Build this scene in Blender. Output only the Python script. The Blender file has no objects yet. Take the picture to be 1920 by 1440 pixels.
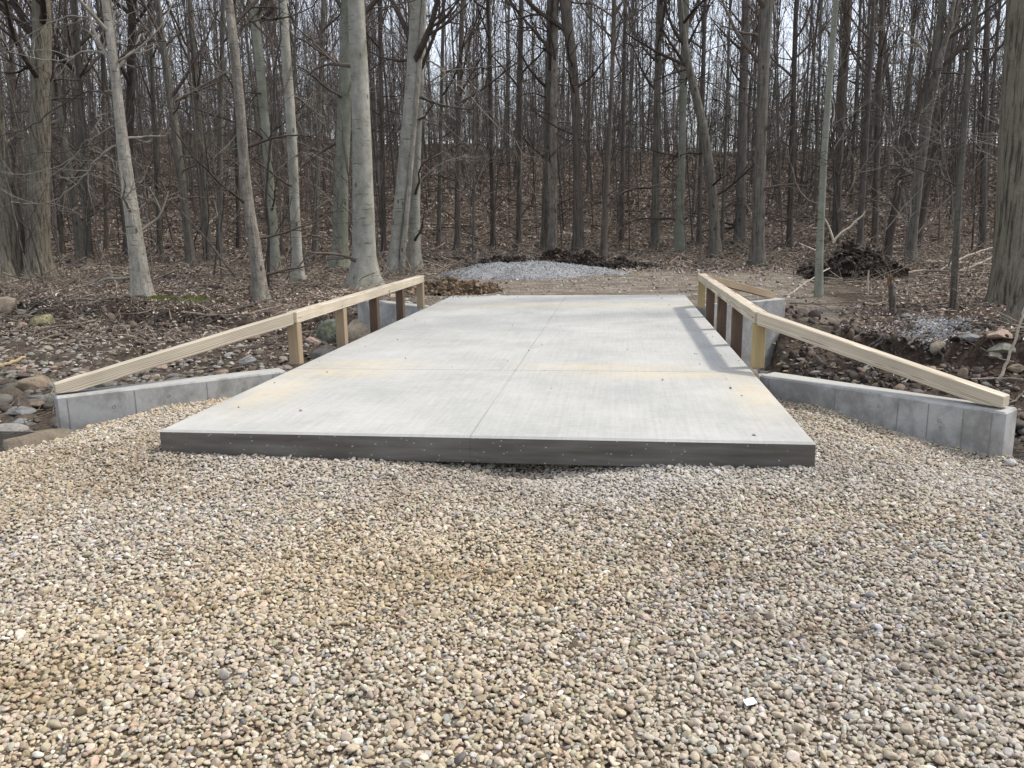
import bpy, math, random
import numpy as np
from mathutils import Vector, Matrix

# ------------------------------------------------------------------ camera, sky, sun, exposure
scene = bpy.context.scene
CAM_POS = np.array([0.796, -4.193, 1.154])
YAW, PITCH, ROLL, FPX = 0.1323, 0.2004, -0.0159, 1504.8       # focal length in pixels of a 1920 wide frame
_f = np.array([-math.sin(YAW)*math.cos(PITCH), math.cos(YAW)*math.cos(PITCH), -math.sin(PITCH)])
_r0 = np.array([math.cos(YAW), math.sin(YAW), 0.0]); _u0 = np.cross(_r0, _f)
_r = _r0*math.cos(ROLL)+_u0*math.sin(ROLL); _u = -_r0*math.sin(ROLL)+_u0*math.cos(ROLL)
cd = bpy.data.cameras.new('camera'); cam = bpy.data.objects.new('camera', cd)
scene.collection.objects.link(cam); scene.camera = cam
cd.sensor_fit = 'HORIZONTAL'; cd.sensor_width = 36.0; cd.lens = 36.0*FPX/1920.0
cd.clip_start = 0.05; cd.clip_end = 3000.0
cam.matrix_world = Matrix(((_r[0], _u[0], -_f[0], CAM_POS[0]), (_r[1], _u[1], -_f[1], CAM_POS[1]), (_r[2], _u[2], -_f[2], CAM_POS[2]), (0, 0, 0, 1)))

SUN = np.array([0.74, 0.26, 1.0]); SUN /= np.linalg.norm(SUN)
world = bpy.data.worlds.new('World'); scene.world = world; world.use_nodes = True
wn = world.node_tree; bg = wn.nodes['Background']
sky = wn.nodes.new('ShaderNodeTexSky'); sky.sky_type = 'NISHITA'; sky.sun_disc = False
sky.sun_elevation = math.asin(SUN[2]); sky.sun_rotation = math.atan2(SUN[0], SUN[1])
sky.air_density = 1.0; sky.dust_density = 2.0; sky.ozone_density = 1.0
veil = wn.nodes.new('ShaderNodeMix'); veil.data_type = 'RGBA'; veil.inputs[0].default_value = 0.6       # thin even cloud over the clear sky
veil.inputs[7].default_value = (4.7, 4.7, 4.85, 1.0); wn.links.new(sky.outputs[0], veil.inputs[6]); wn.links.new(veil.outputs[2], bg.inputs[0]); bg.inputs[1].default_value = 0.15
sl = bpy.data.lights.new('sun', 'SUN'); sun = bpy.data.objects.new('sun', sl); scene.collection.objects.link(sun)
sl.energy = 2.0; sl.angle = math.radians(4.5); sl.color = (1.0, 0.95, 0.87)
sun.rotation_euler = Vector(SUN).to_track_quat('Z', 'Y').to_euler(); sun.location = (10, 4, 20)
vs = scene.view_settings
vs.view_transform = 'Standard'; vs.look = 'None'; vs.gamma = 1.0; vs.use_curve_mapping = False; vs.exposure = 0.95
scene.cycles.max_bounces = 6; scene.cycles.diffuse_bounces = 3; scene.cycles.glossy_bounces = 2
scene.cycles.use_denoising = True

# ------------------------------------------------------------------ helpers
C = scene.collection
rng = np.random.default_rng(11)

def ray(px, py):
    return _f+_r*(px-960)/FPX+_u*(720-py)/FPX
def at_y(px, py, Y):
    d = ray(px, py); return CAM_POS+d*(Y-CAM_POS[1])/d[1]
def at_z(px, py, Z):
    d = ray(px, py); return CAM_POS+d*(Z-CAM_POS[2])/d[2]
def project(P):
    d = np.asarray(P)-CAM_POS; z = d@_f
    return 960+FPX*(d@_r)/z, 720-FPX*(d@_u)/z, z

def _hash(i, j, s):
    n = (i*374761393+j*668265263+s*1442695041) & 0xffffffff
    n = ((n ^ (n >> 13))*1274126177) & 0xffffffff
    return ((n ^ (n >> 16)) & 0xffff)/65535.0
def vnoise(x, y, scale, seed=0):
    x = np.asarray(x, float)*scale; y = np.asarray(y, float)*scale
    i = np.floor(x).astype(np.int64); j = np.floor(y).astype(np.int64); u = x-i; v = y-j
    u = u*u*(3-2*u); v = v*v*(3-2*v)
    return ((_hash(i, j, seed)*(1-u)+_hash(i+1, j, seed)*u)*(1-v)+(_hash(i, j+1, seed)*(1-u)+_hash(i+1, j+1, seed)*u)*v)*2-1
def fbm(x, y, scale, seed=0, oct=4):
    return sum(vnoise(x, y, scale*2**k, seed+k)*0.5**k for k in range(oct))
def sstep(a, b, x):
    t = np.clip((x-a)/(b-a), 0, 1); return t*t*(3-2*t)

def y_near(x):
    return np.interp(x, [-30, -6, -4.5, -3.6, -3.0, -2.8, -2.62, -1.9, 1.9, 3.15, 4, 6, 30], [-30, -4.4, -2.5, -1.3, -.15, .55, 1.32, 2.06, 2.06, 0.88, -0.5, -3.6, -28])
def y_far(x):
    return np.interp(x, [-60, -20, -14, -9, -6, -4, -3.1, -1.9, 1.9, 3.1, 4, 5, 6.5, 9, 14, 60],
                     [16, 13, 12, 10.9, 9.5, 8.7, 8.1, 6.95, 6.95, 8.0, 7.4, 6.6, 6.0, 5.4, 4.6, 2])
def channel(x, y):
    dn = y-y_near(x); df = y_far(x)-y; ax = np.abs(x)
    wn_ = np.where((ax < 2.62) | ((x > 0) & (ax < 3.1)), 0.1, np.where(x < 0, np.interp(-x, [2.62, 3.0, 4], [.2, .7, 1.5]), 1.5)); wf = np.where(ax < 3.0, 0.1, np.where(x < 0, np.interp(-x, [3, 5], [0.6, 4.6]), 1.5))
    tn = np.clip(dn/wn_, 0, 1); tf = np.clip(df/wf, 0, 1)
    return np.minimum(tn*tn*(3-2*tn), np.where(tf < .10, tf*4.2, .42+(tf-.10)*.6444))
def ground(x, y):
    x = np.asarray(x, float); y = np.asarray(y, float)
    pad = -0.168+0.022*fbm(x, y, .9, 3)+0.013*fbm(x, y, 3.1, 5)-0.15*sstep(1.9, 3.2, x)*sstep(-1, 1, y)-0.05*sstep(-2.2, -3.2, x)*sstep(-1, 1, y)
    pad = pad+(.024-0.058*np.exp(-((x-.45)/.65)**2))*np.exp(-((y+.02)/.18)**2)*(np.abs(x) < 2.2)
    hx = np.interp(x, [-70, -36, 0, 40, 90], [10.2, 9.3, 6.7, 6.3, 6.0])/6.9
    prof = np.interp(y, [0, 14, 18, 22, 26, 30, 36, 45, 55, 63, 72, 90, 120, 240], [0, 0, .03, .12, .42, 1.0, 2.1, 3.9, 5.8, 6.9, 7.5, 7.6, 7.0, 5.0])
    far = -0.34+prof*hx+0.06*fbm(x, y, .35, 21)+0.03*fbm(x, y, 1.7, 31)+0.32*sstep(24, 40, y)*fbm(x, y, .16, 41)+.35*sstep(45, 60, y)*fbm(x, y, .09, 43)
    road = np.exp(-(np.abs(x+.1)/3.6)**4)*sstep(6.9, 7.2, y)*(1-sstep(15, 24, y))
    far = far*(1-road)+(-0.19+0.02*fbm(x, y, 1.3, 8)+0.02*fbm(x*.5, y, 3, 9))*road
    far = far-0.15*np.exp(-((y-y_far(x)-.2)/1.2)**2)*sstep(3.2, 4.2, np.abs(x))*(0.4+vnoise(x, y, 1.2, 77))
    c = channel(x, y)
    bed = -1.28+0.08*fbm(x, y, .8, 51)+0.04*fbm(x, y, 2.6, 55)+np.where(x < 0, 0.34, .25)*sstep(.5, .92, (y-y_near(x))/(y_far(x)-y_near(x)))
    bank = np.where(y-y_near(x) < y_far(x)-y, pad, far)
    return bank*(1-c)+bed*c
_TS = np.concatenate([np.arange(2, 12, .02), np.arange(12, 40, .05), np.arange(40, 120, .2)])
def on_ground(px, py):
    Q = CAM_POS+ray(px, py)*_TS[:, None]; k = np.argmax(Q[:, 2] < ground(Q[:, 0], Q[:, 1]))
    return Q[k].copy()

# ---- materials
class Mat:
    def __init__(s, name, rough=0.9, spec=0.25):
        s.m = bpy.data.materials.new(name); s.m.use_nodes = True; s.t = s.m.node_tree; s.b = s.t.nodes['Principled BSDF']
        s.b.inputs['Roughness'].default_value = rough; s.b.inputs['Specular IOR Level'].default_value = spec
        s._obj = None
    def n(s, ty, ins=None, **kw):
        nd = s.t.nodes.new(ty)
        for k, v in kw.items(): setattr(nd, k, v)
        for k, v in (ins or {}).items(): s.put(nd.inputs[k], v)
        return nd
    def put(s, sock, v):
        if isinstance(v, bpy.types.NodeSocket): s.t.links.new(v, sock)
        elif isinstance(v, (tuple, list)) and len(v) == 3 and sock.type == 'RGBA': sock.default_value = (*v, 1)
        else: sock.default_value = v
    @property
    def obj(s):
        if s._obj is None: s._obj = s.n('ShaderNodeTexCoord').outputs['Object']
        return s._obj
    def geo(s): return s.n('ShaderNodeNewGeometry').outputs['Position']
    def mapped(s, v, scale=(1, 1, 1), loc=(0, 0, 0), rot=(0, 0, 0)):
        return s.n('ShaderNodeMapping', {'Vector': v, 'Scale': scale, 'Location': loc, 'Rotation': rot}).outputs[0]
    def noise(s, v, scale, detail=4, rough=.6, dist=0):
        return s.n('ShaderNodeTexNoise', {'Vector': v, 'Scale': scale, 'Detail': detail, 'Roughness': rough, 'Distortion': dist}).outputs[0]
    def voro(s, v, scale, out='Color', feature='F1', rand=1.0):
        nd = s.n('ShaderNodeTexVoronoi', feature=feature); s.put(nd.inputs['Vector'], v); nd.inputs['Scale'].default_value = scale
        nd.inputs['Randomness'].default_value = rand
        return nd.outputs[out]
    def ramp(s, fac, stops, interp='LINEAR'):
        nd = s.n('ShaderNodeValToRGB', {'Fac': fac}); cr = nd.color_ramp; cr.interpolation = interp
        while len(cr.elements) < len(stops): cr.elements.new(0.5)
        for e, (p, c) in zip(cr.elements, stops):
            e.position = p; e.color = (*c, 1) if isinstance(c, (tuple, list)) else (c, c, c, 1)
        return nd.outputs[0]
    def mix(s, fac, a, b, blend='MIX'):
        nd = s.n('ShaderNodeMix', data_type='RGBA', blend_type=blend); nd.clamp_factor = True
        s.put(nd.inputs[0], fac); s.put(nd.inputs[6], a); s.put(nd.inputs[7], b); return nd.outputs[2]
    def math(s, op, a, b=0.0, c=None):
        nd = s.n('ShaderNodeMath', operation=op); s.put(nd.inputs[0], a); s.put(nd.inputs[1], b)
        if c is not None: s.put(nd.inputs[2], c)
        return nd.outputs[0]
    def attr(s, name, out='Fac', ty='GEOMETRY'):
        nd = s.n('ShaderNodeAttribute', attribute_name=name, attribute_type=ty); return nd.outputs[out]
    def rnd(s): return s.n('ShaderNodeObjectInfo').outputs['Random']
    def xyz(s, v): return s.n('ShaderNodeSeparateXYZ', {0: v}).outputs
    def col(s, c): s.put(s.b.inputs['Base Color'], c); return s
    def rough(s, c): s.put(s.b.inputs['Roughness'], c); return s
    def bump(s, h, strength=.5, dist=.02):
        nd = s.n('ShaderNodeBump', {'Height': h, 'Strength': strength, 'Distance': dist}); s.put(s.b.inputs['Normal'], nd.outputs[0]); return s

MATS = {}
def build_materials():
    # forest floor with masks: R = packed gravel and dirt of the clearing, G = creek bed, B = bare dark soil, with the bank undercut's shade painted in
    m = Mat('forest_floor', .95, .1); P = m.geo()
    msk = m.n('ShaderNodeSeparateColor', {0: m.attr('mask', 'Color')}).outputs
    big = m.noise(P, .55, 5, .6); fine = m.noise(P, 9, 6, .7)
    cell = m.n('ShaderNodeSeparateColor', {0: m.voro(m.mapped(P, (1, 1, 1.6)), 13)}).outputs
    leaf = m.ramp(cell[0], [(0, (.035, .024, .018)), (.3, (.08, .059, .047)), (.6, (.14, .107, .085)), (.85, (.21, .165, .133)), (1, (.32, .265, .222))])
    leaf = m.mix(m.ramp(big, [(.35, 0), (.62, 1)]), leaf, m.mix(.6, leaf, (.05, .038, .03)))
    leaf = m.mix(m.ramp(fine, [(.3, .75), (.6, 0)]), leaf, (.03, .022, .017))
    dirt = m.ramp(m.noise(P, 4, 6, .7), [(.25, (.14, .115, .09)), (.5, (.24, .205, .165)), (.75, (.33, .3, .26))])
    dirt = m.mix(m.ramp(m.noise(m.mapped(P, (.5, 2.4, 1)), 1.6, 6, .7), [(.38, .85), (.56, 0)]), dirt, (.10, .082, .062)); dirt = m.mix(m.ramp(m.noise(P, 35, 3, .6), [(.45, 0), (.7, .6)]), dirt, (.09, .075, .055))
    bed = m.ramp(m.noise(P, 7, 6, .7), [(.25, (.025, .019, .014)), (.5, (.07, .056, .043)), (.8, (.15, .127, .10))])
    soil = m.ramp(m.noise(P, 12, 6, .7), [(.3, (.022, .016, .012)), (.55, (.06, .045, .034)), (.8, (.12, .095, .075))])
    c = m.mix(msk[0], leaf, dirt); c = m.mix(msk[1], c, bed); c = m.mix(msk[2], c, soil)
    h = m.math('ADD', m.math('MULTIPLY', m.voro(P, 13, 'Distance'), .5), m.noise(P, 16, 6, .7))
    m.col(c).bump(h, .9, .05); MATS['floor'] = m.m

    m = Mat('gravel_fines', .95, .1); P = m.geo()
    m.col(m.ramp(m.noise(P, 40, 4, .7), [(.3, (.05, .04, .028)), (.7, (.14, .112, .08))])).bump(m.noise(P, 60, 3), .8, .01); MATS['fines'] = m.m  # fines coloured extra dark, painting in the shade of gaps between pebbles

    for key, src in (('pebble', 'inst'), ('pebble_obj', 'obj')):
        m = Mat(key, .75, .3)
        c = m.attr('col', 'Color', 'INSTANCER') if src == 'inst' else m.n('ShaderNodeObjectInfo').outputs['Color']
        n1 = m.noise(m.obj, 2.2, 4, .7)
        m.col(m.mix(1.0, c, m.ramp(n1, [(.3, .72), (.55, 1.0), (.8, 1.12)]), 'MULTIPLY')).bump(m.noise(m.obj, 6, 4, .7), .25, .1); MATS[key] = m.m
    for key, src in (('leaf', 'inst'),):
        m = Mat(key, .8, .2); m.col(m.attr('col', 'Color', 'INSTANCER')); MATS[key] = m.m
    # creek stones and boulders
    for key in ('rock', 'rock_moss'):
        m = Mat(key, .85, .25); P = m.obj; base = m.n('ShaderNodeObjectInfo').outputs['Color']
        n1 = m.noise(m.geo(), 6, 7, .65); n2 = m.noise(m.geo(), 34, 5, .7)
        c = m.mix(1, base, m.ramp(n1, [(.3, .55), (.5, .95), (.72, 1.3)]), 'MULTIPLY')
        c = m.mix(1, c, m.ramp(n2, [(.3, .75), (.7, 1.15)]), 'MULTIPLY')
        if key == 'rock_moss':
            up = m.xyz(m.n('ShaderNodeNewGeometry').outputs['Normal'])[2]
            k = m.math('MULTIPLY', m.ramp(m.noise(m.geo(), 9, 5, .7), [(.42, 0), (.6, 1)]), .75)
            c = m.mix(k, c, (.055, .07, .022))
        m.col(c).bump(m.math('ADD', n1, m.math('MULTIPLY', n2, .35)), .7, .05); MATS[key] = m.m

    # concrete, broom finished top with ochre stains at the joints
    def concrete(key, a, b, top):
        m = Mat(key, .85, .25); P = m.geo(); s = m.xyz(P)
        cl = m.noise(P, 1.3, 6, .65); fn = m.noise(P, 26, 4, .7)
        streak = m.noise(m.mapped(P, (46, 1.6, 1)), 1.0, 5, .65); streak2 = m.noise(m.mapped(P, (4, 90, 1)), 1.0, 2, .5)
        c = m.mix(m.ramp(cl, [(.3, 0), (.7, 1)]), a, b)
        c = m.mix(1, c, m.ramp(fn, [(.3, .93), (.7, 1.04)]), 'MULTIPLY')
        if top:
            c = m.mix(1, c, m.ramp(streak, [(.3, .91), (.7, 1.06)]), 'MULTIPLY')
            c = m.mix(1, c, m.ramp(streak2, [(.3, .96), (.7, 1.03)]), 'MULTIPLY')
            def band(y0, w, x0, xw):
                dy = m.math('DIVIDE', m.math('SUBTRACT', s[1], y0), w); dx = m.math('DIVIDE', m.math('SUBTRACT', s[0], x0), xw)
                d2 = m.math('ADD', m.math('MULTIPLY', dy, dy), m.math('MULTIPLY', dx, dx))
                return m.math('EXPONENT', m.math('MULTIPLY', d2, -1.0))
            st = None
            for a_ in ((1.82, .24, -1.4, .5), (2.22, .17, -1.3, .5), (1.86, .16, 1.2, .8), (2.16, .15, .7, .6), (7.0, .22, 0, 2.4), (1.1, .6, -1.6, .22), (1.2, .6, 1.75, .2)):
                bnd = band(*a_); st = bnd if st is None else m.math('MAXIMUM', st, bnd)
            st = m.math('MULTIPLY', st, m.ramp(m.noise(m.mapped(P, (1, 1.6, 1)), 7, 7, .75), [(.36, 0), (.66, 1)]))
            c = m.mix(m.math('MULTIPLY', st, .85), c, (.50, .41, .25))
            spk = m.ramp(m.noise(P, 45, 2, .5), [(.76, 0), (.8, .5)])
            c = m.mix(spk, c, (.14, .13, .12))
            m.bump(m.math('ADD', m.math('MULTIPLY', streak2, .6), fn), .22, .006)
        else:
            pits = m.ramp(m.voro(P, 17, 'Distance'), [(.05, 1), (.10, 0)]); keep = m.ramp(m.noise(P, 5, 2), [(.52, 0), (.58, 1)])
            c = m.mix(m.math('MULTIPLY', pits, keep), c, (.05, .05, .048))
            st = m.ramp(m.noise(m.mapped(P, (2, 2, 1.5)), 2.2, 6, .7), [(.42, .0), (.58, .8)])
            c = m.mix(st, c, (.19, .185, .17))
            m.bump(fn, .15, .006)
        m.col(c); MATS[key] = m.m
    concrete('deck', (.315, .318, .30), (.435, .428, .40), True)
    concrete('wall', (.29, .29, .28), (.42, .415, .40), False)
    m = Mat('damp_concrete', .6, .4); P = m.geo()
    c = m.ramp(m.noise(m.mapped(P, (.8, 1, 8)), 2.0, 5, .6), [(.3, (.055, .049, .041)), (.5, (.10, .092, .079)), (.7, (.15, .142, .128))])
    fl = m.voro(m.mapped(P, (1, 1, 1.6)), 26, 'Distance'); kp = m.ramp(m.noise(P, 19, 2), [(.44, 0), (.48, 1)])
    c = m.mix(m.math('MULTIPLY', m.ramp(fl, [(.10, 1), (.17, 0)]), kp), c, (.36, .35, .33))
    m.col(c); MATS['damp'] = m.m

    m = Mat('seam', .9, .2); m.col((.21, .208, .2)); MATS['seam'] = m.m
    # treated timber: growth rings run along local X
    for key, a, b in (('timber_new', (.53, .475, .375), (.27, .21, .145)), ('timber_yellow', (.41, .315, .165), (.28, .20, .095)), ('timber_grey', (.34, .26, .17), (.21, .155, .10)), ('timber_dark', (.115, .075, .05), (.065, .043, .03))):
        m = Mat(key, .75, .25); P = m.obj
        w = m.noise(m.mapped(P, (.9, 3, 3)), 1.0, 3, .55); q = m.xyz(P); oy = .035+.05*(key == 'timber_grey')
        yy = m.math('ADD', q[1], oy); zz = m.math('ADD', q[2], m.math('MULTIPLY_ADD', m.rnd(), .08, .02))
        rad = m.math('ADD', m.math('SQRT', m.math('ADD', m.math('MULTIPLY', yy, yy), m.math('MULTIPLY', zz, zz))), m.math('MULTIPLY', w, .035))
        ringv = m.math('FRACT', m.math('MULTIPLY', rad, 125.0))
        g = m.ramp(ringv, [(0, 0), (.5, .2), (.88, 1), (1, 0)])
        fine = m.noise(m.mapped(P, (2, 60, 60)), 1, 3, .6)
        c = m.mix(g, a, b); c = m.mix(1, c, m.ramp(fine, [(.3, .85), (.7, 1.1)]), 'MULTIPLY')
        kn = m.voro(m.mapped(P, (1.6, 5, 5)), 1.3, 'Distance'); c = m.mix(m.ramp(kn, [(.06, 1), (.13, 0)]), c, tuple(v*.4 for v in b))
        c = m.mix(1, c, m.ramp(m.noise(P, 2.1, 4), [(.3, .85), (.7, 1.1)]), 'MULTIPLY')
        m.col(c).bump(m.math('ADD', m.math('MULTIPLY', ringv, .3), fine), .2, .004); MATS[key] = m.m

    # bark
    def bark(key, a, b, marks, furrow, var=.35, moss=.0):
        m = Mat(key, .9, .15); P = m.obj
        n1 = m.noise(m.mapped(P, (1.6, 1.6, .9)), 3.2, 7, .72)
        c = m.mix(m.ramp(n1, [(.32, 0), (.68, 1)]), a, b)
        r = m.rnd(); c = m.mix(1, c, m.ramp(r, [(0, 1-var), (1, 1+var)]), 'MULTIPLY')
        if moss:
            k = m.ramp(m.noise(P, 1.7, 5, .7), [(.45, 0), (.7, moss)]); c = m.mix(k, c, (.105, .12, .07))
        h = m.noise(P, 22, 4, .6)
        if marks:                                                    # dark horizontal lenticels and eye scars of smooth bark
            k = m.ramp(m.noise(m.mapped(P, (3.0, 3.0, 26)), 1.0, 3, .6), [(.62, 0), (.68, marks)]); c = m.mix(k, c, tuple(v*.35 for v in a))
            k2 = m.ramp(m.voro(m.mapped(P, (3.2, 3.2, 1.6)), 1.0, 'Distance'), [(.07, .8), (.13, 0)]); c = m.mix(k2, c, tuple(v*.25 for v in a))
        if furrow:
            fv = m.noise(m.mapped(P, (19, 19, 1.4)), 1.0, 4, .65, .3); k = m.ramp(fv, [(.36, furrow), (.52, 0)]); c = m.mix(k, c, tuple(v*.28 for v in a))
            h = m.math('ADD', m.math('MULTIPLY', fv, 2.2), h); m.bump(h, .9, .03)
        else:
            m.bump(h, .35, .01)
        m.col(c); MATS[key] = m.m
    bark('bark_beech', (.19, .185, .155), (.36, .35, .31), .85, 0, .12, .45)
    bark('bark_green', (.15, .155, .125), (.26, .265, .215), .75, 0, .12, .5)
    bark('bark_pale', (.20, .185, .15), (.46, .43, .37), .9, .25, .1)
    bark('bark_peel', (.10, .085, .07), (.36, .33, .28), .5, .3, .1)
    bark('bark_grey', (.11, .10, .085), (.19, .172, .147), .45, .6, .22, .25)
    bark('bark_furrow', (.165, .145, .115), (.235, .21, .165), 0, .9, .1, .3)
    bark('bark_dark', (.075, .064, .054), (.13, .112, .096), 0, .6, .3)
    bark('bark_hill', (.10, .089, .079), (.175, .157, .14), .3, .4, .45)
    bark('twigs', (.06, .048, .04), (.115, .095, .08), 0, 0, .4)
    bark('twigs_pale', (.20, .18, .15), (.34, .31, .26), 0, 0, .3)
    bark('dead_wood', (.17, .14, .11), (.33, .28, .22), 0, .35, .35)
    bark('dead_pale', (.42, .36, .28), (.58, .51, .41), 0, .2, .15)

    m = Mat('crushed_stone', .9, .2); P = m.geo()
    c = m.ramp(m.voro(P, 46), [(0, (.2, .2, .2)), (.5, (.29, .295, .295)), (1, (.42, .425, .425))]); c = m.mix(m.ramp(m.noise(P, 50, 3), [(.35, .8), (.55, 0)]), c, (.13, .13, .135))
    m.col(c).bump(m.voro(P, 38, 'Distance'), .8, .03); MATS['crushed'] = m.m
    m = Mat('dark_soil', .98, .05); P = m.geo()
    m.col(m.ramp(m.noise(P, 9, 6, .7), [(.3, (.012, .009, .008)), (.6, (.032, .024, .02)), (.85, (.075, .058, .046))])).bump(m.noise(P, 14, 6, .7), 1, .08); MATS['soil'] = m.m
    m = Mat('clay_soil', .98, .05); P = m.geo()
    m.col(m.ramp(m.noise(P, 9, 6, .7), [(.3, (.05, .035, .022)), (.6, (.13, .09, .055)), (.85, (.22, .165, .11))])).bump(m.noise(P, 14, 6, .7), 1, .06); MATS['clay'] = m.m
    m = Mat('creek_water', .06, .5); P = m.geo(); m.col((.028, .026, .02)); m.bump(m.noise(m.mapped(P, (1, 2.2, 1)), 7, 3, .5), .25, .03); MATS['water'] = m.m
    m = Mat('moss', .95, .1); P = m.geo(); m.col(m.ramp(m.noise(P, 14, 5), [(.3, (.03, .035, .012)), (.7, (.095, .105, .035))])).bump(m.noise(P, 40, 4), 1, .03); MATS['moss'] = m.m
    m = Mat('white_paper', .8, .2); m.col((.78, .8, .82)); MATS['paper'] = m.m
    m = Mat('rusty_wood', .9, .1); m.col(m.ramp(m.noise(m.obj, 9, 4), [(.3, (.10, .06, .035)), (.7, (.22, .14, .085))])); MATS['rust'] = m.m
    m = Mat('steel', .45, .5); m.b.inputs['Metallic'].default_value = .8; m.col((.12, .11, .1)); MATS['steel'] = m.m
build_materials()

# ---- meshes and objects
def mesh(name, V, F, mat=None, smooth=True):
    """V (n,3) array, F list of (k,4)/(k,3) index arrays"""
    me = bpy.data.meshes.new(name); V = np.asarray(V, np.float32)
    if not isinstance(F, (list, tuple)): F = [F]
    F = [np.asarray(f, np.int32) for f in F if len(f)]
    me.vertices.add(len(V)); me.vertices.foreach_set('co', V.ravel())
    nl = sum(f.size for f in F); npoly = sum(len(f) for f in F)
    me.loops.add(nl); me.polygons.add(npoly)
    me.loops.foreach_set('vertex_index', np.concatenate([f.ravel() for f in F]))
    tot = np.concatenate([np.full(len(f), f.shape[1], np.int32) for f in F])
    me.polygons.foreach_set('loop_start', np.concatenate([[0], np.cumsum(tot)[:-1]]).astype(np.int32))
    me.polygons.foreach_set('use_smooth', np.full(npoly, smooth, bool))
    me.update(calc_edges=True)
    if mat: me.materials.append(MATS[mat])
    return me
def link(name, data, parent=None, loc=None, rot=None, scale=None, label=None, cat=None, group=None, kind=None, color=None):
    o = bpy.data.objects.new(name, data); C.objects.link(o)
    if parent is not None: o.parent = parent
    if loc is not None: o.location = [float(v) for v in loc]
    if rot is not None: o.rotation_euler = [float(v) for v in rot]
    if scale is not None: o.scale = [float(v) for v in (scale if hasattr(scale, '__len__') else (scale,)*3)]
    if label: o['label'] = label
    if cat: o['category'] = cat
    if group: o['group'] = group
    if kind: o['kind'] = kind
    if color is not None: o.color = (*[float(c) for c in color], 1)
    return o

def tubes(P, R, k):
    """P (m,n,3) polylines, R (m,n) radii -> verts, quad faces, end caps"""
    m, n, _ = P.shape
    T = np.gradient(P, axis=1); T /= np.linalg.norm(T, axis=2, keepdims=True)+1e-9
    ref = np.where(np.abs(T[:, :1, 2:3]) > .8, np.array([[[1., .13, 0]]]), np.array([[[.11, .05, 1.]]]))
    A = np.cross(T, np.broadcast_to(ref, T.shape)); A /= np.linalg.norm(A, axis=2, keepdims=True)+1e-9
    B = np.cross(T, A)
    th = np.arange(k)*2*np.pi/k
    V = P[:, :, None, :]+R[:, :, None, None]*(np.cos(th)[None, None, :, None]*A[:, :, None, :]+np.sin(th)[None, None, :, None]*B[:, :, None, :])
    idx = np.arange(m*n*k).reshape(m, n, k)
    a = idx[:, :-1, :]; b = np.roll(a, -1, axis=2); d = idx[:, 1:, :]; c = np.roll(d, -1, axis=2)
    Q = np.stack([a, b, c, d], -1).reshape(-1, 4)
    return V.reshape(-1, 3), Q
class Bag:
    def __init__(s): s.V = []; s.F = []; s.n = 0
    def add(s, V, F):
        s.V.append(V); s.F += [f+s.n for f in (F if isinstance(F, list) else [F])]; s.n += len(V); return s
    def mesh(s, name, mat, smooth=True):
        by = {}
        for f in s.F: by.setdefault(f.shape[1], []).append(f)
        return mesh(name, np.concatenate(s.V), [np.concatenate(v) for v in by.values()], mat, smooth)
def box(p0, p1, bevel=.006):
    """bevelled box as (V, [quads, tris])"""
    p0 = np.array(p0, float); p1 = np.array(p1, float); V = []; ix = {}
    for sx in (0, 1):
        for sy in (0, 1):
            for sz in (0, 1):
                s = np.array([sx, sy, sz]); c = np.where(s == 0, p0, p1); inn = np.where(s == 0, 1, -1)*bevel
                for ax in range(3):
                    v = c.copy()
                    for a2 in range(3):
                        if a2 != ax: v[a2] += inn[a2]
                    ix[(sx, sy, sz, ax)] = len(V); V.append(v)
    Q = []; T = []
    for ax in range(3):
        o = [a for a in range(3) if a != ax]
        for sd in (0, 1):
            loop = []
            for (u, v) in ((0, 0), (1, 0), (1, 1), (0, 1)):
                s = [0, 0, 0]; s[ax] = sd; s[o[0]] = u; s[o[1]] = v; loop.append(ix[(*s, ax)])
            flip = (sd == 0) ^ (ax == 1)
            Q.append(loop[::-1] if flip else loop)
    for ax in range(3):                                              # edges parallel to ax
        o = [a for a in range(3) if a != ax]
        for u in (0, 1):
            for v in (0, 1):
                s0 = [0, 0, 0]; s0[o[0]] = u; s0[o[1]] = v; s1 = list(s0); s1[ax] = 1
                Q.append([ix[(*s0, o[0])], ix[(*s1, o[0])], ix[(*s1, o[1])], ix[(*s0, o[1])]])
    for sx in (0, 1):
        for sy in (0, 1):
            for sz in (0, 1): T.append([ix[(sx, sy, sz, a)] for a in range(3)])
    V = np.array(V); cen = (p0+p1)/2
    def fix(F):
        out = []
        for f in F:
            q = V[f]; nrm = np.cross(q[1]-q[0], q[2]-q[1]); out.append(f if nrm@(q.mean(0)-cen) > 0 else f[::-1])
        return np.array(out)
    return V, [fix(Q), fix(T)]
def beam(A, B, w, h, up=(0, 0, 1)):
    """box beam mesh data along local X from A to B; returns (V,F,matrix)"""
    A = Vector(A); B = Vector(B); x = (B-A); L = x.length; x.normalize(); y = Vector(up).cross(x).normalized(); z = x.cross(y)
    M = Matrix(((x[0], y[0], z[0], A[0]), (x[1], y[1], z[1], A[1]), (x[2], y[2], z[2], A[2]), (0, 0, 0, 1)))
    V, F = box((0, -w/2, -h/2), (L, w/2, h/2), .005); return V, F, M

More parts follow.
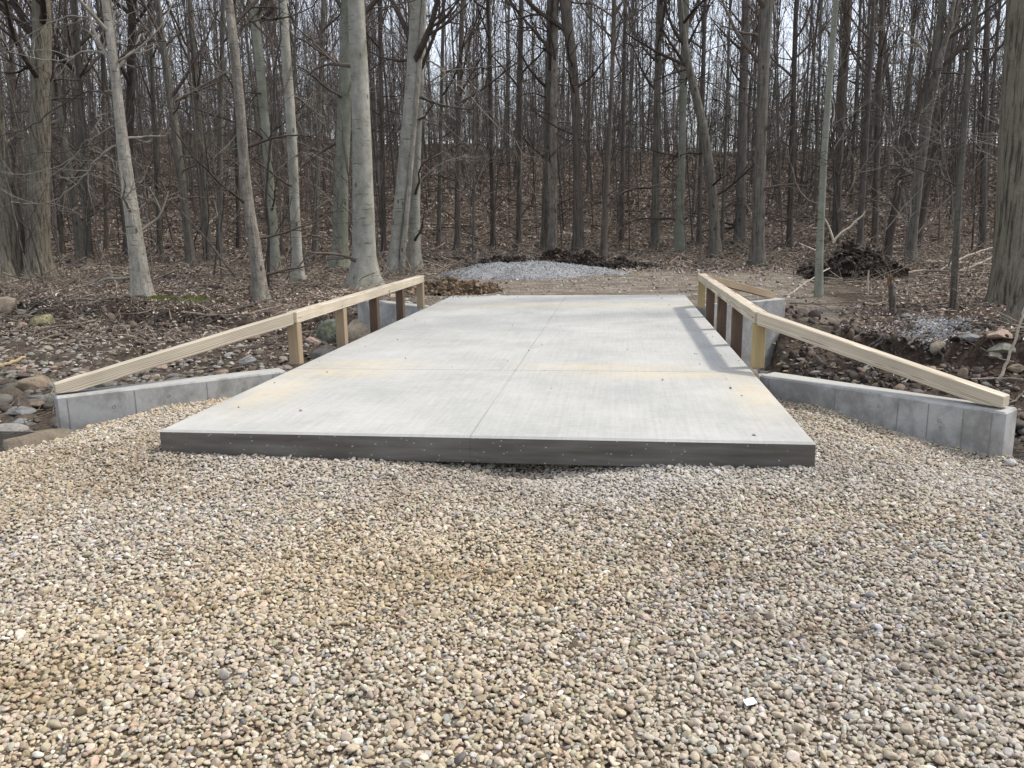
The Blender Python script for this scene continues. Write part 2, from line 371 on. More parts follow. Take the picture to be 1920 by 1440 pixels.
def ico(sub):
    t = (1+5**.5)/2
    V = [(-1, t, 0), (1, t, 0), (-1, -t, 0), (1, -t, 0), (0, -1, t), (0, 1, t), (0, -1, -t), (0, 1, -t), (t, 0, -1), (t, 0, 1), (-t, 0, -1), (-t, 0, 1)]
    F = [(0, 11, 5), (0, 5, 1), (0, 1, 7), (0, 7, 10), (0, 10, 11), (1, 5, 9), (5, 11, 4), (11, 10, 2), (10, 7, 6), (7, 1, 8), (3, 9, 4), (3, 4, 2), (3, 2, 6), (3, 6, 8), (3, 8, 9), (4, 9, 5), (2, 4, 11), (6, 2, 10), (8, 6, 7), (9, 8, 1)]
    V = [np.array(v)/np.linalg.norm(v) for v in V]
    for _ in range(sub):
        mid = {}; nf = []
        def m(a, b):
            k = (min(a, b), max(a, b))
            if k not in mid: v = V[a]+V[b]; mid[k] = len(V); V.append(v/np.linalg.norm(v))
            return mid[k]
        for a, b, c in F:
            ab, bc, ca = m(a, b), m(b, c), m(c, a); nf += [(a, ab, ca), (b, bc, ab), (c, ca, bc), (ab, bc, ca)]
        F = nf
    return np.array(V), np.array(F)
ICO = {k: ico(k) for k in (1, 2, 3, 4)}
def stone_shape(seed, sub=2, dims=(1, .8, .6), cuts=5, rough=.10, cut=(.62, .9)):
    """a rounded stone: sphere planed by random facets, roughened"""
    r = np.random.default_rng(seed); V, F = ICO[sub]; V = V.copy()
    for _ in range(cuts):
        n = r.normal(size=3); n /= np.linalg.norm(n); d = r.uniform(*cut); k = V@n; over = np.maximum(k-d, 0); V = V-over[:, None]*n*.85
    f1 = r.normal(size=(5, 3))*1.6; ph = r.uniform(0, 6.3, 5)
    V = V*(1+rough*np.sin(V@f1.T+ph).mean(1)*2)[:, None]
    if sub >= 3:
        f2 = r.normal(size=(8, 3))*5; ph = r.uniform(0, 6.3, 8); V = V*(1+rough*.35*np.sin(V@f2.T+ph).mean(1)*2)[:, None]
    return V*np.array(dims), F

def scatter(name, P, rot, scl, idx, col, protos, mat, parent=None, kind='stuff', label=None, cat=None):
    """one object whose points carry instances of the prototype meshes (geometry nodes)"""
    me = bpy.data.meshes.new(name); me.vertices.add(len(P)); me.vertices.foreach_set('co', np.asarray(P, np.float32).ravel())
    for nm, ty, arr, key in (('rot', 'FLOAT_VECTOR', rot, 'vector'), ('scl', 'FLOAT_VECTOR', scl, 'vector'), ('idx', 'INT', idx, 'value'), ('col', 'FLOAT_COLOR', np.c_[col, np.ones(len(P))], 'color')):
        a = me.attributes.new(nm, ty, 'POINT'); a.data.foreach_set(key, np.asarray(arr, np.int32 if ty == 'INT' else np.float32).ravel())
    me.materials.append(MATS[mat])
    o = link(name, me, parent, label=label, cat=cat, kind=kind)
    g = bpy.data.node_groups.new(name, 'GeometryNodeTree')
    g.interface.new_socket('Geometry', in_out='INPUT', socket_type='NodeSocketGeometry'); g.interface.new_socket('Geometry', in_out='OUTPUT', socket_type='NodeSocketGeometry')
    N = g.nodes; L = g.links
    gi = N.new('NodeGroupInput'); go = N.new('NodeGroupOutput'); inst = N.new('GeometryNodeInstanceOnPoints'); inst.inputs['Pick Instance'].default_value = True
    join = N.new('GeometryNodeJoinGeometry')
    for pm in reversed(protos):                                      # join keeps the reverse link order
        po = bpy.data.objects.new(pm.name, pm); oi = N.new('GeometryNodeObjectInfo'); oi.inputs['Object'].default_value = po; oi.inputs['As Instance'].default_value = True
        L.new(oi.outputs['Geometry'], join.inputs[0])
    def na(nm, ty):
        n = N.new('GeometryNodeInputNamedAttribute'); n.data_type = ty; n.inputs[0].default_value = nm; return n.outputs[0]
    L.new(gi.outputs[0], inst.inputs['Points']); L.new(join.outputs[0], inst.inputs['Instance']); L.new(na('idx', 'INT'), inst.inputs['Instance Index'])
    e = N.new('FunctionNodeEulerToRotation'); L.new(na('rot', 'FLOAT_VECTOR'), e.inputs[0]); L.new(e.outputs[0], inst.inputs['Rotation'])
    L.new(na('scl', 'FLOAT_VECTOR'), inst.inputs['Scale']); L.new(inst.outputs[0], go.inputs[0])
    md = o.modifiers.new('scatter', 'NODES'); md.node_group = g
    return o

# ------------------------------------------------------------------ terrain
def axis(knots):
    out = []
    for a, b, st in knots: out += list(np.arange(a, b-1e-6, st))
    return np.array(out+[knots[-1][1]])
gx = axis([(-150, -60, 5), (-60, -24, 1.0), (-24, -14, .3), (-14, 9, .1), (9, 16, .25), (16, 60, 1.0), (60, 150, 5)])
gy = axis([(-60, -8, 3), (-8, -1, .25), (-1, 13, .1), (13, 26, .2), (26, 75, .8), (75, 240, 4)])
GX, GY = np.meshgrid(gx, gy); GZ = ground(GX, GY)
near = sstep(40, 20, GY)
ch = channel(GX, GY)
litter_rough = near*(1-np.exp(-(np.abs(GX+.1)/3.6)**4)*(GY > 6.5))*(GY > y_near(GX)+.3)
GZ = GZ+litter_rough*0.035*fbm(GX, GY, 4.2, 91, 2)
nx, ny = len(gx), len(gy); ii = np.arange(nx*ny).reshape(ny, nx)
gm = mesh('ground', np.c_[GX.ravel(), GY.ravel(), GZ.ravel()], np.stack([ii[:-1, :-1], ii[:-1, 1:], ii[1:, 1:], ii[1:, :-1]], -1).reshape(-1, 4), 'floor')
wob = fbm(GX, GY, .5, 61)
road = np.clip(np.exp(-(np.abs(GX-.4+wob*1.2)/np.interp(GY, [8, 12, 20], [3.8, 5.6, 7.4]))**6)*sstep(6.5, 7.5, GY)*(1-sstep(17.5, 20.5, GY+wob*1.5)), 0, 1)
creek = sstep(.15, .5, ch+.15*fbm(GX, GY, 1.5, 63))
soil = np.clip(np.exp(-((GY-y_far(GX)+.5)/.9)**2)*sstep(3.0, 4.0, np.abs(GX))*1.5*(.7+.6*fbm(GX, GY, .9, 65)), 0, 1)  # bare bank soil; its dark colour also paints the shade of the undercut
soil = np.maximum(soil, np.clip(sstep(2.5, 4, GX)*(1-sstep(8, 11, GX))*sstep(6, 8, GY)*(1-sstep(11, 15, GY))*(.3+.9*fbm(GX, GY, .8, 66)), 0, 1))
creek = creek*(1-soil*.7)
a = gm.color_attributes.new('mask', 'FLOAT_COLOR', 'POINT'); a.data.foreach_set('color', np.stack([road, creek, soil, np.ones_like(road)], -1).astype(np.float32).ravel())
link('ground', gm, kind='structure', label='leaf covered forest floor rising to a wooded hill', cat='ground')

# creek water, a thin sheet in the lowest part of the bed
wx = np.arange(-16, 12.01, .25); wv = []; 
for x in wx:
    yn = float(y_near(x)); wv += [(x, yn+.05, -1.12), (x, min(max(yn+5.2, 3.9), float(y_far(x))-.4), -1.12)]
k = np.arange(len(wx)-1)*2
link('creek_water', mesh('creek_water', np.array(wv), np.stack([k, k+2, k+3, k+1], -1), 'water'), kind='structure', label='shallow dark creek water beside the gravel pad', cat='water')

# ------------------------------------------------------------------ bridge
W2, LJ, LM, LK, LE, TH = 1.83, 1.98, 4.35, 7.0, 8.45, .155
br = link('concrete_bridge', None, loc=(0, 0, 0), label='pale new concrete bridge slab with splayed wing walls over the creek', cat='bridge')
def part(name, VF, mat, parent, smooth=False, M=None):
    bag = Bag(); bag.add(*VF[:2]); o = link(name, bag.mesh(name, mat, smooth), parent)
    if M is not None: o.matrix_local = M
    return o
def slab(x0, x1, y0, y1, z0):
    V, F = box((x0, y0, z0), (x1, y1, 0), .004); 
    for v in V:                                                      # the front face runs through the saw cut
        if y0 < .1 and abs(v[0]) < .005 and v[1] < y0+.0045 and v[2] < -.003: v[0] = .0004*np.sign(v[0]); v[1] = y0
    for v in V:                                                      # hand-tooled round on the outer edges only
        for ax, e, on in ((1, y0, y0 < .1), (1, y1, y1 > 8), (0, x0, x0 < -1), (0, x1, x1 > 1)):
            if on and abs(v[ax]-e) < .0045 and v[2] > -.005:
                if abs(v[ax]-e) > .003: v[ax] = e+(.014 if e in (y0, x0) else -.014)
                elif v[2] < -.003: v[2] = -.012
    bag = Bag(); bag.add(V, F)
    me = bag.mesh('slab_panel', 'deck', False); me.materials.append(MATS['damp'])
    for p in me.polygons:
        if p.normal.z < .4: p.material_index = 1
    return link('slab_panel', me, br)
G = .0022
for (y0, y1, z0) in ((0, LJ, -TH), (LJ, LM, -.25), (LM, LK, -.25), (LK, LE, -TH)):
    slab(-W2, -.001, y0+2.2*G, y1-2.2*G, z0); slab(.001, W2, y0+2.2*G, y1-2.2*G, z0)
for y0, y1 in ((LJ+.02, LJ+.3), (LK-.3, LK-.02)): part('abutment', box((-W2-.1, y0, -1.5), (W2+.1, y1, -.27), .01), 'wall', br)

def wing(sx, y0, dy, end):
    """wall from the deck corner outward; its face is cast in form panels with thin seams"""
    A = Vector((sx*1.86, y0, 0)); B = Vector((sx*end[0], end[1], 0)); d = (B-A); L = d.length; d.normalize(); T = .2
    nrm = Vector((-d.y, d.x, 0));
    if nrm.y*dy < 0: nrm = -nrm                                       # away from the traveller side
    M = Matrix(((d.x, nrm.x, 0, A.x), (d.y, nrm.y, 0, A.y), (0, 0, 1, 0), (0, 0, 0, 1)))
    bag = Bag(); bag.add(*box((0, 0, -1.6), (L, T, -.012), .012)); me = bag.mesh('wing_wall', 'wall', False); me.materials.append(MATS['deck'])
    if M.to_3x3().determinant() < 0: me.flip_normals()
    for p in me.polygons:
        if abs(p.normal.z) > .9: p.material_index = 1
    w = link('wing_wall', me, br); w.matrix_local = M
    for s in ((.07, .38, .69, .955) if sx < 0 else (.05, .36, .62, .735, .86, .955)):
        x = L*s; o = part('form_seam', box((x, -.003, -1.5), (x+.004, .004, -.03), .001), 'seam', w)
    for s, z in ((.22, -.12), (.55, -.1), (.38, -.16), (.78, -.13)):  # tie holes
        th = np.arange(10)*2*np.pi/10; V = np.r_[np.c_[L*s+.011*np.cos(th), np.full(10, -.002), z+.011*np.sin(th)], np.c_[L*s+.006*np.cos(th), np.full(10, .004), z+.006*np.sin(th)]]
        i = np.arange(10); part('tie_hole', (V, [np.stack([i, (i+1) % 10, (i+1) % 10+10, i+10], -1)]), 'steel', w)
    return d, nrm
WL = wing(-1, 1.93, 1, (3.12, .86)); WR = wing(1, 1.93, 1, (3.1, .80))
wing(-1, 7.05, -1, (3.12, 8.1)); wing(1, 7.05, -1, (3.1, 8.05))

def rail(sx, label, posts, mats, ends):
    g = link('timber_guard_rail', None, loc=(sx*(W2+.05), 2.3, 0), label=label, cat='guard rail', group='timber guard rails of the bridge')
    inv = Matrix.Translation((-sx*(W2+.05), -2.3, 0)); S = .092; zt = .44; xc = sx*(W2+.012+S/2)
    for y, mt in zip(posts, mats):
        V, F, M = beam((xc, y, -.2 if 2.4 < y < 6.6 else -.003), (xc, y, zt-S-.003), S, S, (0, 1, 0)); part('post', (V, F), mt, g, M=inv@M)
    y0, y1 = posts[0]-.045, posts[-1]+.05; ys = y0+(y1-y0)*.74
    for a_, b_ in ((y0, ys-.001), (ys+.001, y1)):
        V, F, M = beam((xc, a_, zt-S/2), (xc, b_, zt-S/2), S+.006, S, (0, 0, 1)); part('top_rail', (V, F), 'timber_new', g, M=inv@M)
    for ye, e in zip((y0-.002, y1+.002), ends):
        # sloped end beam from the rail down to the end of the wing wall; its lower end is cut level
        A = np.array([xc, ye, zt-S/2]); B = np.array([sx*e[0], e[1], .03]); d = B-A; Lh = np.linalg.norm(d[:2]); dh = d[:2]/Lh; nn = np.array([-dh[1], dh[0]])*(S/2+.002)
        ring = []; z1 = .07; hh = S*1.05; ts = (zt-hh-.002)/(zt-z1)
        for t in (0, .5*ts, ts, 1):
            c = A[:2]+d[:2]*t; zh = zt+(z1-zt)*t; zl = max(zh-hh, .002)
            ring.append([(c[0]+nn[0], c[1]+nn[1], zl), (c[0]-nn[0], c[1]-nn[1], zl), (c[0]-nn[0], c[1]-nn[1], zh), (c[0]+nn[0], c[1]+nn[1], zh)])
        # local frame with X along the beam, so that the grain runs with it
        xv = Vector(d).normalized(); yv = Vector((0, 0, 1)).cross(xv).normalized(); zv = xv.cross(yv)
        M = Matrix(((xv[0], yv[0], zv[0], A[0]), (xv[1], yv[1], zv[1], A[1]), (xv[2], yv[2], zv[2], A[2]), (0, 0, 0, 1)))
        V = np.array([M.inverted()@Vector(p) for r_ in ring for p in r_]); Q = []
        for r_ in range(3):
            for k in range(4): Q.append([r_*4+k, r_*4+(k+1) % 4, r_*4+4+(k+1) % 4, r_*4+4+k])
        Q += [[3, 2, 1, 0], [12, 13, 14, 15]]
        o = part('sloped_rail', (V, [np.array(Q)]), 'timber_new' if ye < 4 or sx < 0 else 'timber_grey', g, M=inv@M)
        bm_ = o.modifiers.new('bevel', 'BEVEL'); bm_.width = .004; bm_.segments = 1
        import bmesh
        b = bmesh.new(); b.from_mesh(o.data); bmesh.ops.recalc_face_normals(b, faces=b.faces); b.to_mesh(o.data); b.free()
    for y in (posts[0]-.01, posts[0]+.03):                            # nail heads at the mitre
        p_ = (sx*(W2+.012)-sx*.005, y, zt-.05); V, F = ICO[1]; part('nail', (V*.004, F), 'steel', g, M=inv@Matrix.Translation(p_))
    return g
rail(-1, 'new timber guard rail beside the boulders, ending at the creek stones', (2.2, 3.36, 4.46, 5.55, 6.6), ('timber_grey', 'timber_grey', 'timber_dark', 'timber_dark', 'timber_grey'), ((3.18, .94), (3.05, 8.05)))
rail(1, 'new timber guard rail with yellow end posts nearer the brush pile', (2.2, 3.36, 4.46, 5.55, 6.6), ('timber_yellow', 'timber_dark', 'timber_dark', 'timber_dark', 'timber_yellow'), ((3.14, .90), (3.05, 8.0)))

# ------------------------------------------------------------------ gravel pad
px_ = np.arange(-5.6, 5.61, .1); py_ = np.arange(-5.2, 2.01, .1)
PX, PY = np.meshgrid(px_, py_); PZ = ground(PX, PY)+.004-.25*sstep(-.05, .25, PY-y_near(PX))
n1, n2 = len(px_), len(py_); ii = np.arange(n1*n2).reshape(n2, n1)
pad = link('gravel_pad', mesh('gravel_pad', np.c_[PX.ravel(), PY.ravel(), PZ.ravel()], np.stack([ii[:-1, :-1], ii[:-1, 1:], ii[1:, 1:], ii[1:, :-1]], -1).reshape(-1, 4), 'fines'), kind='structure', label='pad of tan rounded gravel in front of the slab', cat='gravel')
PEB = []
for i in range(14):
    r = np.random.default_rng(100+i); V, F = stone_shape(100+i, 2, (1, r.uniform(.68, .95), r.uniform(.42, .72)), int(r.integers(4, 9)), .08, (.55, .9)); PEB.append(mesh('pebble', V, F, 'pebble'))
def pal(r, n, table):
    t = np.array([c for _, c in table]); p = np.array([w for w, _ in table]); p = p/p.sum(); c = t[r.choice(len(t), n, p=p)]
    return np.clip(c*(1+r.normal(0, .13, (n, 1)))*(1+r.normal(0, .03, (n, 3))), .02, .85)
GRAV = [(5, (.38, .32, .235)), (6, (.43, .37, .285)), (4, (.47, .42, .345)), (2.5, (.32, .26, .185)), (1.8, (.39, .365, .325)), (1.0, (.26, .205, .14)), (.8, (.54, .51, .45)), (.5, (.26, .25, .235)), (.25, (.13, .125, .12)), (.12, (.66, .65, .62))]
r = np.random.default_rng(5); sp = .0120
xs = np.arange(-4.6, 4.6, sp); ys = np.arange(-4.4, 2.0, sp)
X, Y = np.meshgrid(xs, ys); X = X.ravel()+r.uniform(-.6, .6, X.size)*sp; Y = Y.ravel()+r.uniform(-.6, .6, Y.size)*sp
sx_, sy_, dz_ = project(np.c_[X, Y, np.full(len(X), -.15)])
keep = (dz_ > .6) & (sx_ > -600) & (sx_ < 2520) & (sy_ < 1950) & (Y < y_near(X)+.02+.06*vnoise(X, Y, 4, 7)) & ~((np.abs(X) < W2+.01) & (Y > .25))
X, Y = X[keep], Y[keep]; n = len(X)
size = np.clip(r.lognormal(math.log(.0083), .27, n), .0044, .019)
size = np.where(r.random(n) < .004, size*1.5, size)
Z = ground(X, Y)+.004+r.uniform(-.45, .95, n)*size
rot = np.c_[r.normal(0, .45, n), r.normal(0, .45, n), r.uniform(0, 6.28, n)]
scl = size[:, None]*np.c_[r.uniform(.9, 1.25, n), r.uniform(.85, 1.1, n), r.uniform(.8, 1.15, n)]
col = pal(r, n, GRAV)
warm = fbm(X, Y, .7, 71); col = col*(1+np.c_[.10*warm, .05*warm, -.06*warm])
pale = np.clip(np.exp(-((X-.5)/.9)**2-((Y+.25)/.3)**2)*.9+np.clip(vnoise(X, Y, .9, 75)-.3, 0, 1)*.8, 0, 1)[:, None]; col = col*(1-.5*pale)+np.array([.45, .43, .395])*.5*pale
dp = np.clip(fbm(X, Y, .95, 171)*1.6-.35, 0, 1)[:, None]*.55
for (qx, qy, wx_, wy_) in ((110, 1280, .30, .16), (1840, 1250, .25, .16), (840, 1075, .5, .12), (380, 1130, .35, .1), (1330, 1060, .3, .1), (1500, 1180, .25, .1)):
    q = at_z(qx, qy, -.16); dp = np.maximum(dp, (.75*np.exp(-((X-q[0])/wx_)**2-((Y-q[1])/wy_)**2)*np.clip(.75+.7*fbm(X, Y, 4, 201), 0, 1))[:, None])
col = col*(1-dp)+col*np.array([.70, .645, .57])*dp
idx = r.integers(0, len(PEB), n)
sx_, sy_, dz_ = project(np.c_[X, Y, Z]); vis = (sx_ > 15) & (sx_ < 1905) & (sy_ < 1428)
order = np.argsort(-np.where(vis, size/dz_, 0)); first = np.zeros(n, bool)
cand = order[:1500]; cand = cand[np.argsort(-Z[cand]+ground(X[cand], Y[cand]))]; cand = cand[:300]; first[cand] = True
PEBO = []
for pm in PEB: q = pm.copy(); q.materials.clear(); q.materials.append(MATS['pebble_obj']); PEBO.append(q)
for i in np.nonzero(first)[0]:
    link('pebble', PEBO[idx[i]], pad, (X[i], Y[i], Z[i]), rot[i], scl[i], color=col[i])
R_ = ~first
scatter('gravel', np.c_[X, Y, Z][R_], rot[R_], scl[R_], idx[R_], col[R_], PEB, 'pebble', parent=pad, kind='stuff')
# scrap of white paper
p = on_ground(1406, 1327); V = .62*np.array([(-.025, -.017, 0), (.004, -.022, .004), (.027, -.012, .002), (.022, .016, .007), (-.002, .02, .003), (-.03, .012, .008), (0, 0, .006)])
link('paper_scrap', mesh('paper_scrap', np.r_[V, V-[0, 0, .001]], np.array([(6, k, (k+1) % 6) for k in range(6)]+[(13, 7+(k+1) % 6, 7+k) for k in range(6)]), 'paper', False), loc=p+np.array([0, 0, .018]), rot=(.15, -.1, .3), label='small white scrap lying on the tan gravel', cat='scrap')

# ------------------------------------------------------------------ boulders and creek stones
BROWN, GREY, TAN, DARK, PINK, PALE = (.23, .18, .125), (.21, .21, .2), (.37, .30, .215), (.11, .10, .09), (.38, .28, .22), (.5, .48, .45)
def boulder(seed, px, py, wpx, asp, colr, label, cat='boulder', mat='rock', lift=.25, sub=4, yaw=None, deep=.8, cuts=9):
    p = on_ground(px, py); d = (p-CAM_POS)@_f; w = wpx*d/FPX/2
    V, F = stone_shape(seed, sub, (w, w*deep, w*asp), cuts, .09, (.5, .85))
    me = mesh('boulder', V, F, mat, True)
    return link('boulder', me, loc=(p[0], p[1]+w*deep*.6, ground(p[0], p[1])+w*asp*lift+.02), rot=(0, 0, random.Random(seed).uniform(-.5, .5) if yaw is None else yaw), label=label, cat=cat, color=colr)
boulder(1, 6, 585, 56, .85, TAN, 'rounded tan boulder on the leaf litter at the picture edge')
boulder(2, 78, 612, 46, .72, (.25, .22, .13), 'mossy tan boulder on the far bank above the creek stones', mat='rock_moss')
boulder(3, 40, 590, 22, .6, GREY, 'small grey boulder between the two mossy tan boulders')
boulder(4, 40, 738, 88, .52, BROWN, 'largest brown boulder among the creek stones beside the timber rail')
boulder(5, 58, 768, 46, .38, BROWN, 'flat brown stone just below the largest creek boulder')
boulder(6, 34, 800, 34, .55, GREY, 'dark grey rounded stone near the water edge')
boulder(7, 24, 782, 62, .3, GREY, 'long flat grey slab stone among the creek stones')
boulder(8, 46, 822, 40, .45, DARK, 'dark wet stone at the creek water edge')
boulder(9, 12, 816, 40, .42, DARK, 'dark flat stone partly in the creek water')
V, F = stone_shape(10, 4, (.25, .37, .25), 16, .10, (.5, .85))
link('boulder', mesh('boulder', V, F, 'rock', True), loc=(-2.93, .42, -.36), rot=(.06, -.10, -.12), label='long low brown boulder half buried at the gravel pad edge', cat='boulder', color=(.16, .13, .095))
boulder(11, 602, 676, 66, .7, DARK, 'dark grey boulder between the first two posts of the timber rail')
boulder(12, 618, 642, 68, .85, (.16, .165, .14), 'mossy grey boulder behind the dark one below the rail', mat='rock_moss')
boulder(13, 584, 648, 40, .55, PINK, 'pinkish brown boulder behind the first rail post')
boulder(14, 684, 646, 80, .85, TAN, 'large pale tan boulder between the second and third rail posts')
boulder(15, 694, 606, 50, .7, BROWN, 'brown boulder resting above the large pale tan one')
boulder(16, 298, 694, 27, .6, PINK, 'pinkish stone visible under the middle of the sloped rail')
boulder(17, 470, 640, 38, .5, BROWN, 'brown stone below the sloped rail near its bend')
boulder(18, 460, 685, 40, .35, GREY, 'flat grey stone behind the wing wall top')
boulder(19, 735, 562, 24, .6, TAN, 'small tan boulder behind the last posts of the far rail end')
boulder(20, 1760, 668, 40, .8, (.25, .22, .17), 'squat brown boulder in front of the pale gravel spill')
boulder(21, 1884, 664, 54, .5, (.26, .25, .2), 'greenish grey boulder in the pair beside the thin bare stem')
boulder(22, 1874, 676, 40, .5, (.31, .28, .21), 'tan boulder lying against the greenish grey one')
boulder(23, 1880, 640, 50, .45, PINK, 'pale pinkish boulder behind the pair of rounded boulders')
boulder(24, 1822, 640, 40, .55, GREY, 'grey angular boulder at the edge of the pale gravel spill')
boulder(25, 1897, 878, 22, .7, PALE, 'whitish stone at the foot of the right wing wall end')
boulder(26, 1912, 700, 36, .55, BROWN, 'brown stone below the rounded pair at the picture edge')
boulder(27, 1700, 600, 26, .5, GREY, 'grey stone next to the broken sapling stump')

STN = []
for i in range(10):
    r0 = np.random.default_rng(300+i); V, F = stone_shape(300+i, 2, (1, r0.uniform(.65, .95), r0.uniform(.3, .6)), int(r0.integers(3, 7)), .1, (.55, .88)); STN.append((V, F))
STN_O = [mesh('stone', V, F, 'rock', True) for V, F in STN]; STN_I = [mesh('stone', V, F, 'pebble', True) for V, F in STN]
bedk = link('creek_bed', None, loc=(0, 0, 0), kind='structure')
r = np.random.default_rng(8)
X = np.r_[r.uniform(-17, -1.5, 34000), r.uniform(1.5, 10, 17000)]; Y = r.uniform(-1.5, 13.5, len(X))
c = channel(X, Y); k = (c > .12+.2*r.random(len(X))) & (r.random(len(X)) < np.where(X < 0, 1.0, .55)*np.clip(c*1.6, 0, 1)); X, Y = X[k], Y[k]
k = (r.random(len(X)) < np.where(ground(X, Y) < -1.17, .16, 1)); X, Y = X[k], Y[k]
zone = sstep(-.75, -1.12, ground(X, Y)); sz = np.clip(r.lognormal(0, .5, len(X))*(.022+.040*zone), .012, np.where(zone > .5, .22, .10)); Z = ground(X, Y)+sz*.12
sx_, sy_, dz_ = project(np.c_[X, Y, Z]); k = (dz_ > 1) & (sx_ > -250) & (sx_ < 2170) & (sy_ < 1500); X, Y, Z, sz, sx_, sy_, dz_ = [q[k] for q in (X, Y, Z, sz, sx_, sy_, dz_)]
n = len(X); rot = np.c_[r.normal(0, .22, n), r.normal(0, .22, n), r.uniform(0, 6.3, n)]; scl = sz[:, None]*np.c_[r.uniform(.85, 1.2, n), np.ones(n), r.uniform(.8, 1.3, n)]
col = pal(r, n, [(3, (.17, .14, .105)), (3, (.22, .20, .17)), (2, (.26, .245, .22)), (2.5, (.12, .10, .08)), (1, (.36, .335, .29)), (1, (.28, .205, .15))])
col = col*(1-.42*sstep(-.95, -1.1, Z-sz*.3))[:, None]
vis = (sx_ > 0) & (sx_ < 1920) & (sy_ < 1440)
hid = (sx_ > 560) & (sx_ < 1400) | ((sx_ > 110) & (sx_ <= 560) & (sy_ > 760-.16*(sx_-110))) | ((sx_ >= 1400) & (sx_ < 1890) & (sy_ > 690+.19*(sx_-1400)))
order = np.argsort(-np.where(vis & ~hid, sz/dz_, 0)); first = np.zeros(n, bool); first[order[:290]] = True; idx = r.integers(0, len(STN), n)
for i in np.nonzero(first)[0]: link('stone', STN_O[idx[i]], bedk, (X[i], Y[i], Z[i]), rot[i], scl[i], color=col[i])
R_ = ~first
scatter('cobbles', np.c_[X, Y, Z][R_], rot[R_], scl[R_], idx[R_], col[R_], STN_I, 'pebble', parent=bedk, kind='stuff')

# ------------------------------------------------------------------ heaps in the clearing
def heap(name, cx, cy, rx, ry, h, mat, seed, label, cat, lumps=.12, pw=1.3, rotz=0, skew=0.0):
    n = 72; a = np.linspace(-1.15, 1.15, n); A, B = np.meshgrid(a, a)
    rad = np.sqrt(A*A+B*B)*(1+.18*fbm(A, B, 1.6, seed)); zz = h*np.clip(1-rad**pw, -.2, 1)*(1-skew*np.tanh(A*1.5)); zz = zz*(1+.3*fbm(A*1.2, B, 1.4, seed+3))+lumps*h*fbm(A, B, 5, seed+5)*(rad < 1.05)+lumps*.5*h*fbm(A, B, 13, seed+6)*(rad < 1.0)
    ca, sa = math.cos(rotz), math.sin(rotz); XX = cx+A*rx*ca-B*ry*sa; YY = cy+A*rx*sa+B*ry*ca
    ZZ = ground(XX, YY)+np.where(rad < 1.05, zz, -.25); g0 = float(ground(cx, cy))
    ii = np.arange(n*n).reshape(n, n)
    V = np.c_[XX.ravel()-cx, YY.ravel()-cy, ZZ.ravel()-g0]
    o = link(name, mesh(name, V, np.stack([ii[:-1, :-1], ii[:-1, 1:], ii[1:, 1:], ii[1:, :-1]], -1).reshape(-1, 4), mat), loc=(cx, cy, g0), label=label, cat=cat)
    return o, (XX, YY, ZZ, zz)
def strew(o, cx, cy, data, n, size, pl, seed, name='loose_stones', protos=None, mat='pebble', minz=.0):
    XX, YY, ZZ, zz = data; r = np.random.default_rng(seed); k = np.argwhere(zz > minz); k = k[r.integers(0, len(k), n)]
    g0 = o.location[2]; P = np.c_[XX[k[:, 0], k[:, 1]]-cx, YY[k[:, 0], k[:, 1]]-cy, ZZ[k[:, 0], k[:, 1]]-g0]+np.c_[r.normal(0, .05, (n, 2)), r.uniform(-.3, .5, n)*size]
    s = np.clip(r.lognormal(math.log(size), .35, n), size*.4, size*2.2)
    scatter(name, P, r.uniform(0, 6.3, (n, 3)), s[:, None]*np.ones(3), r.integers(0, len(protos or PEB), n), pal(r, n, pl), protos or PEB, mat, parent=o)
GREYP = [(3, (.28, .285, .285)), (3, (.35, .355, .355)), (2, (.23, .23, .23)), (1, (.44, .44, .44)), (1, (.16, .16, .16))]
p = at_z(960, 508, -.25); o, dt = heap('gravel_pile', p[0]+.75, 16.6, 2.55, 1.7, .37, 'crushed', 5, 'long low pile of light grey crushed stone beyond the slab', 'gravel pile', .13, 1.35, skew=.4)
strew(o, p[0]+.75, 16.6, dt, 7000, .013, GREYP, 3)
DIRTP = [(4, (.035, .027, .022)), (2, (.07, .055, .043)), (1, (.12, .095, .075))]
for (px, py, Y, rx, ry, h, sd, lb) in ((1062, 490, 19.6, 1.45, 1.0, .52, 7, 'taller dark soil heap behind the grey gravel pile'), (955, 490, 20.0, 1.4, .8, .34, 9, 'lower dark soil heap behind the middle of the grey gravel pile'), (1165, 498, 19.2, 1.1, .6, .22, 13, 'flat spread of dark soil at the end of the gravel pile')):
    p = at_y(px, py, Y); o, dt = heap('soil_heap', p[0], Y, rx, ry, h, 'soil', sd, lb, 'soil heap', .22, 1.4); strew(o, p[0], Y, dt, 900, .035, DIRTP, sd, 'clods')
p = on_ground(862, 548); o, dt = heap('clay_heap', p[0]-.3, p[1], 1.0, .55, .2, 'clay', 17, 'heap of churned brown clay at the far corner of the slab', 'soil heap', .35, 1.4); strew(o, p[0]-.3, p[1], dt, 500, .035, [(2, (.13, .09, .06)), (2, (.2, .15, .1)), (1, (.08, .06, .04))], 4, 'clods')
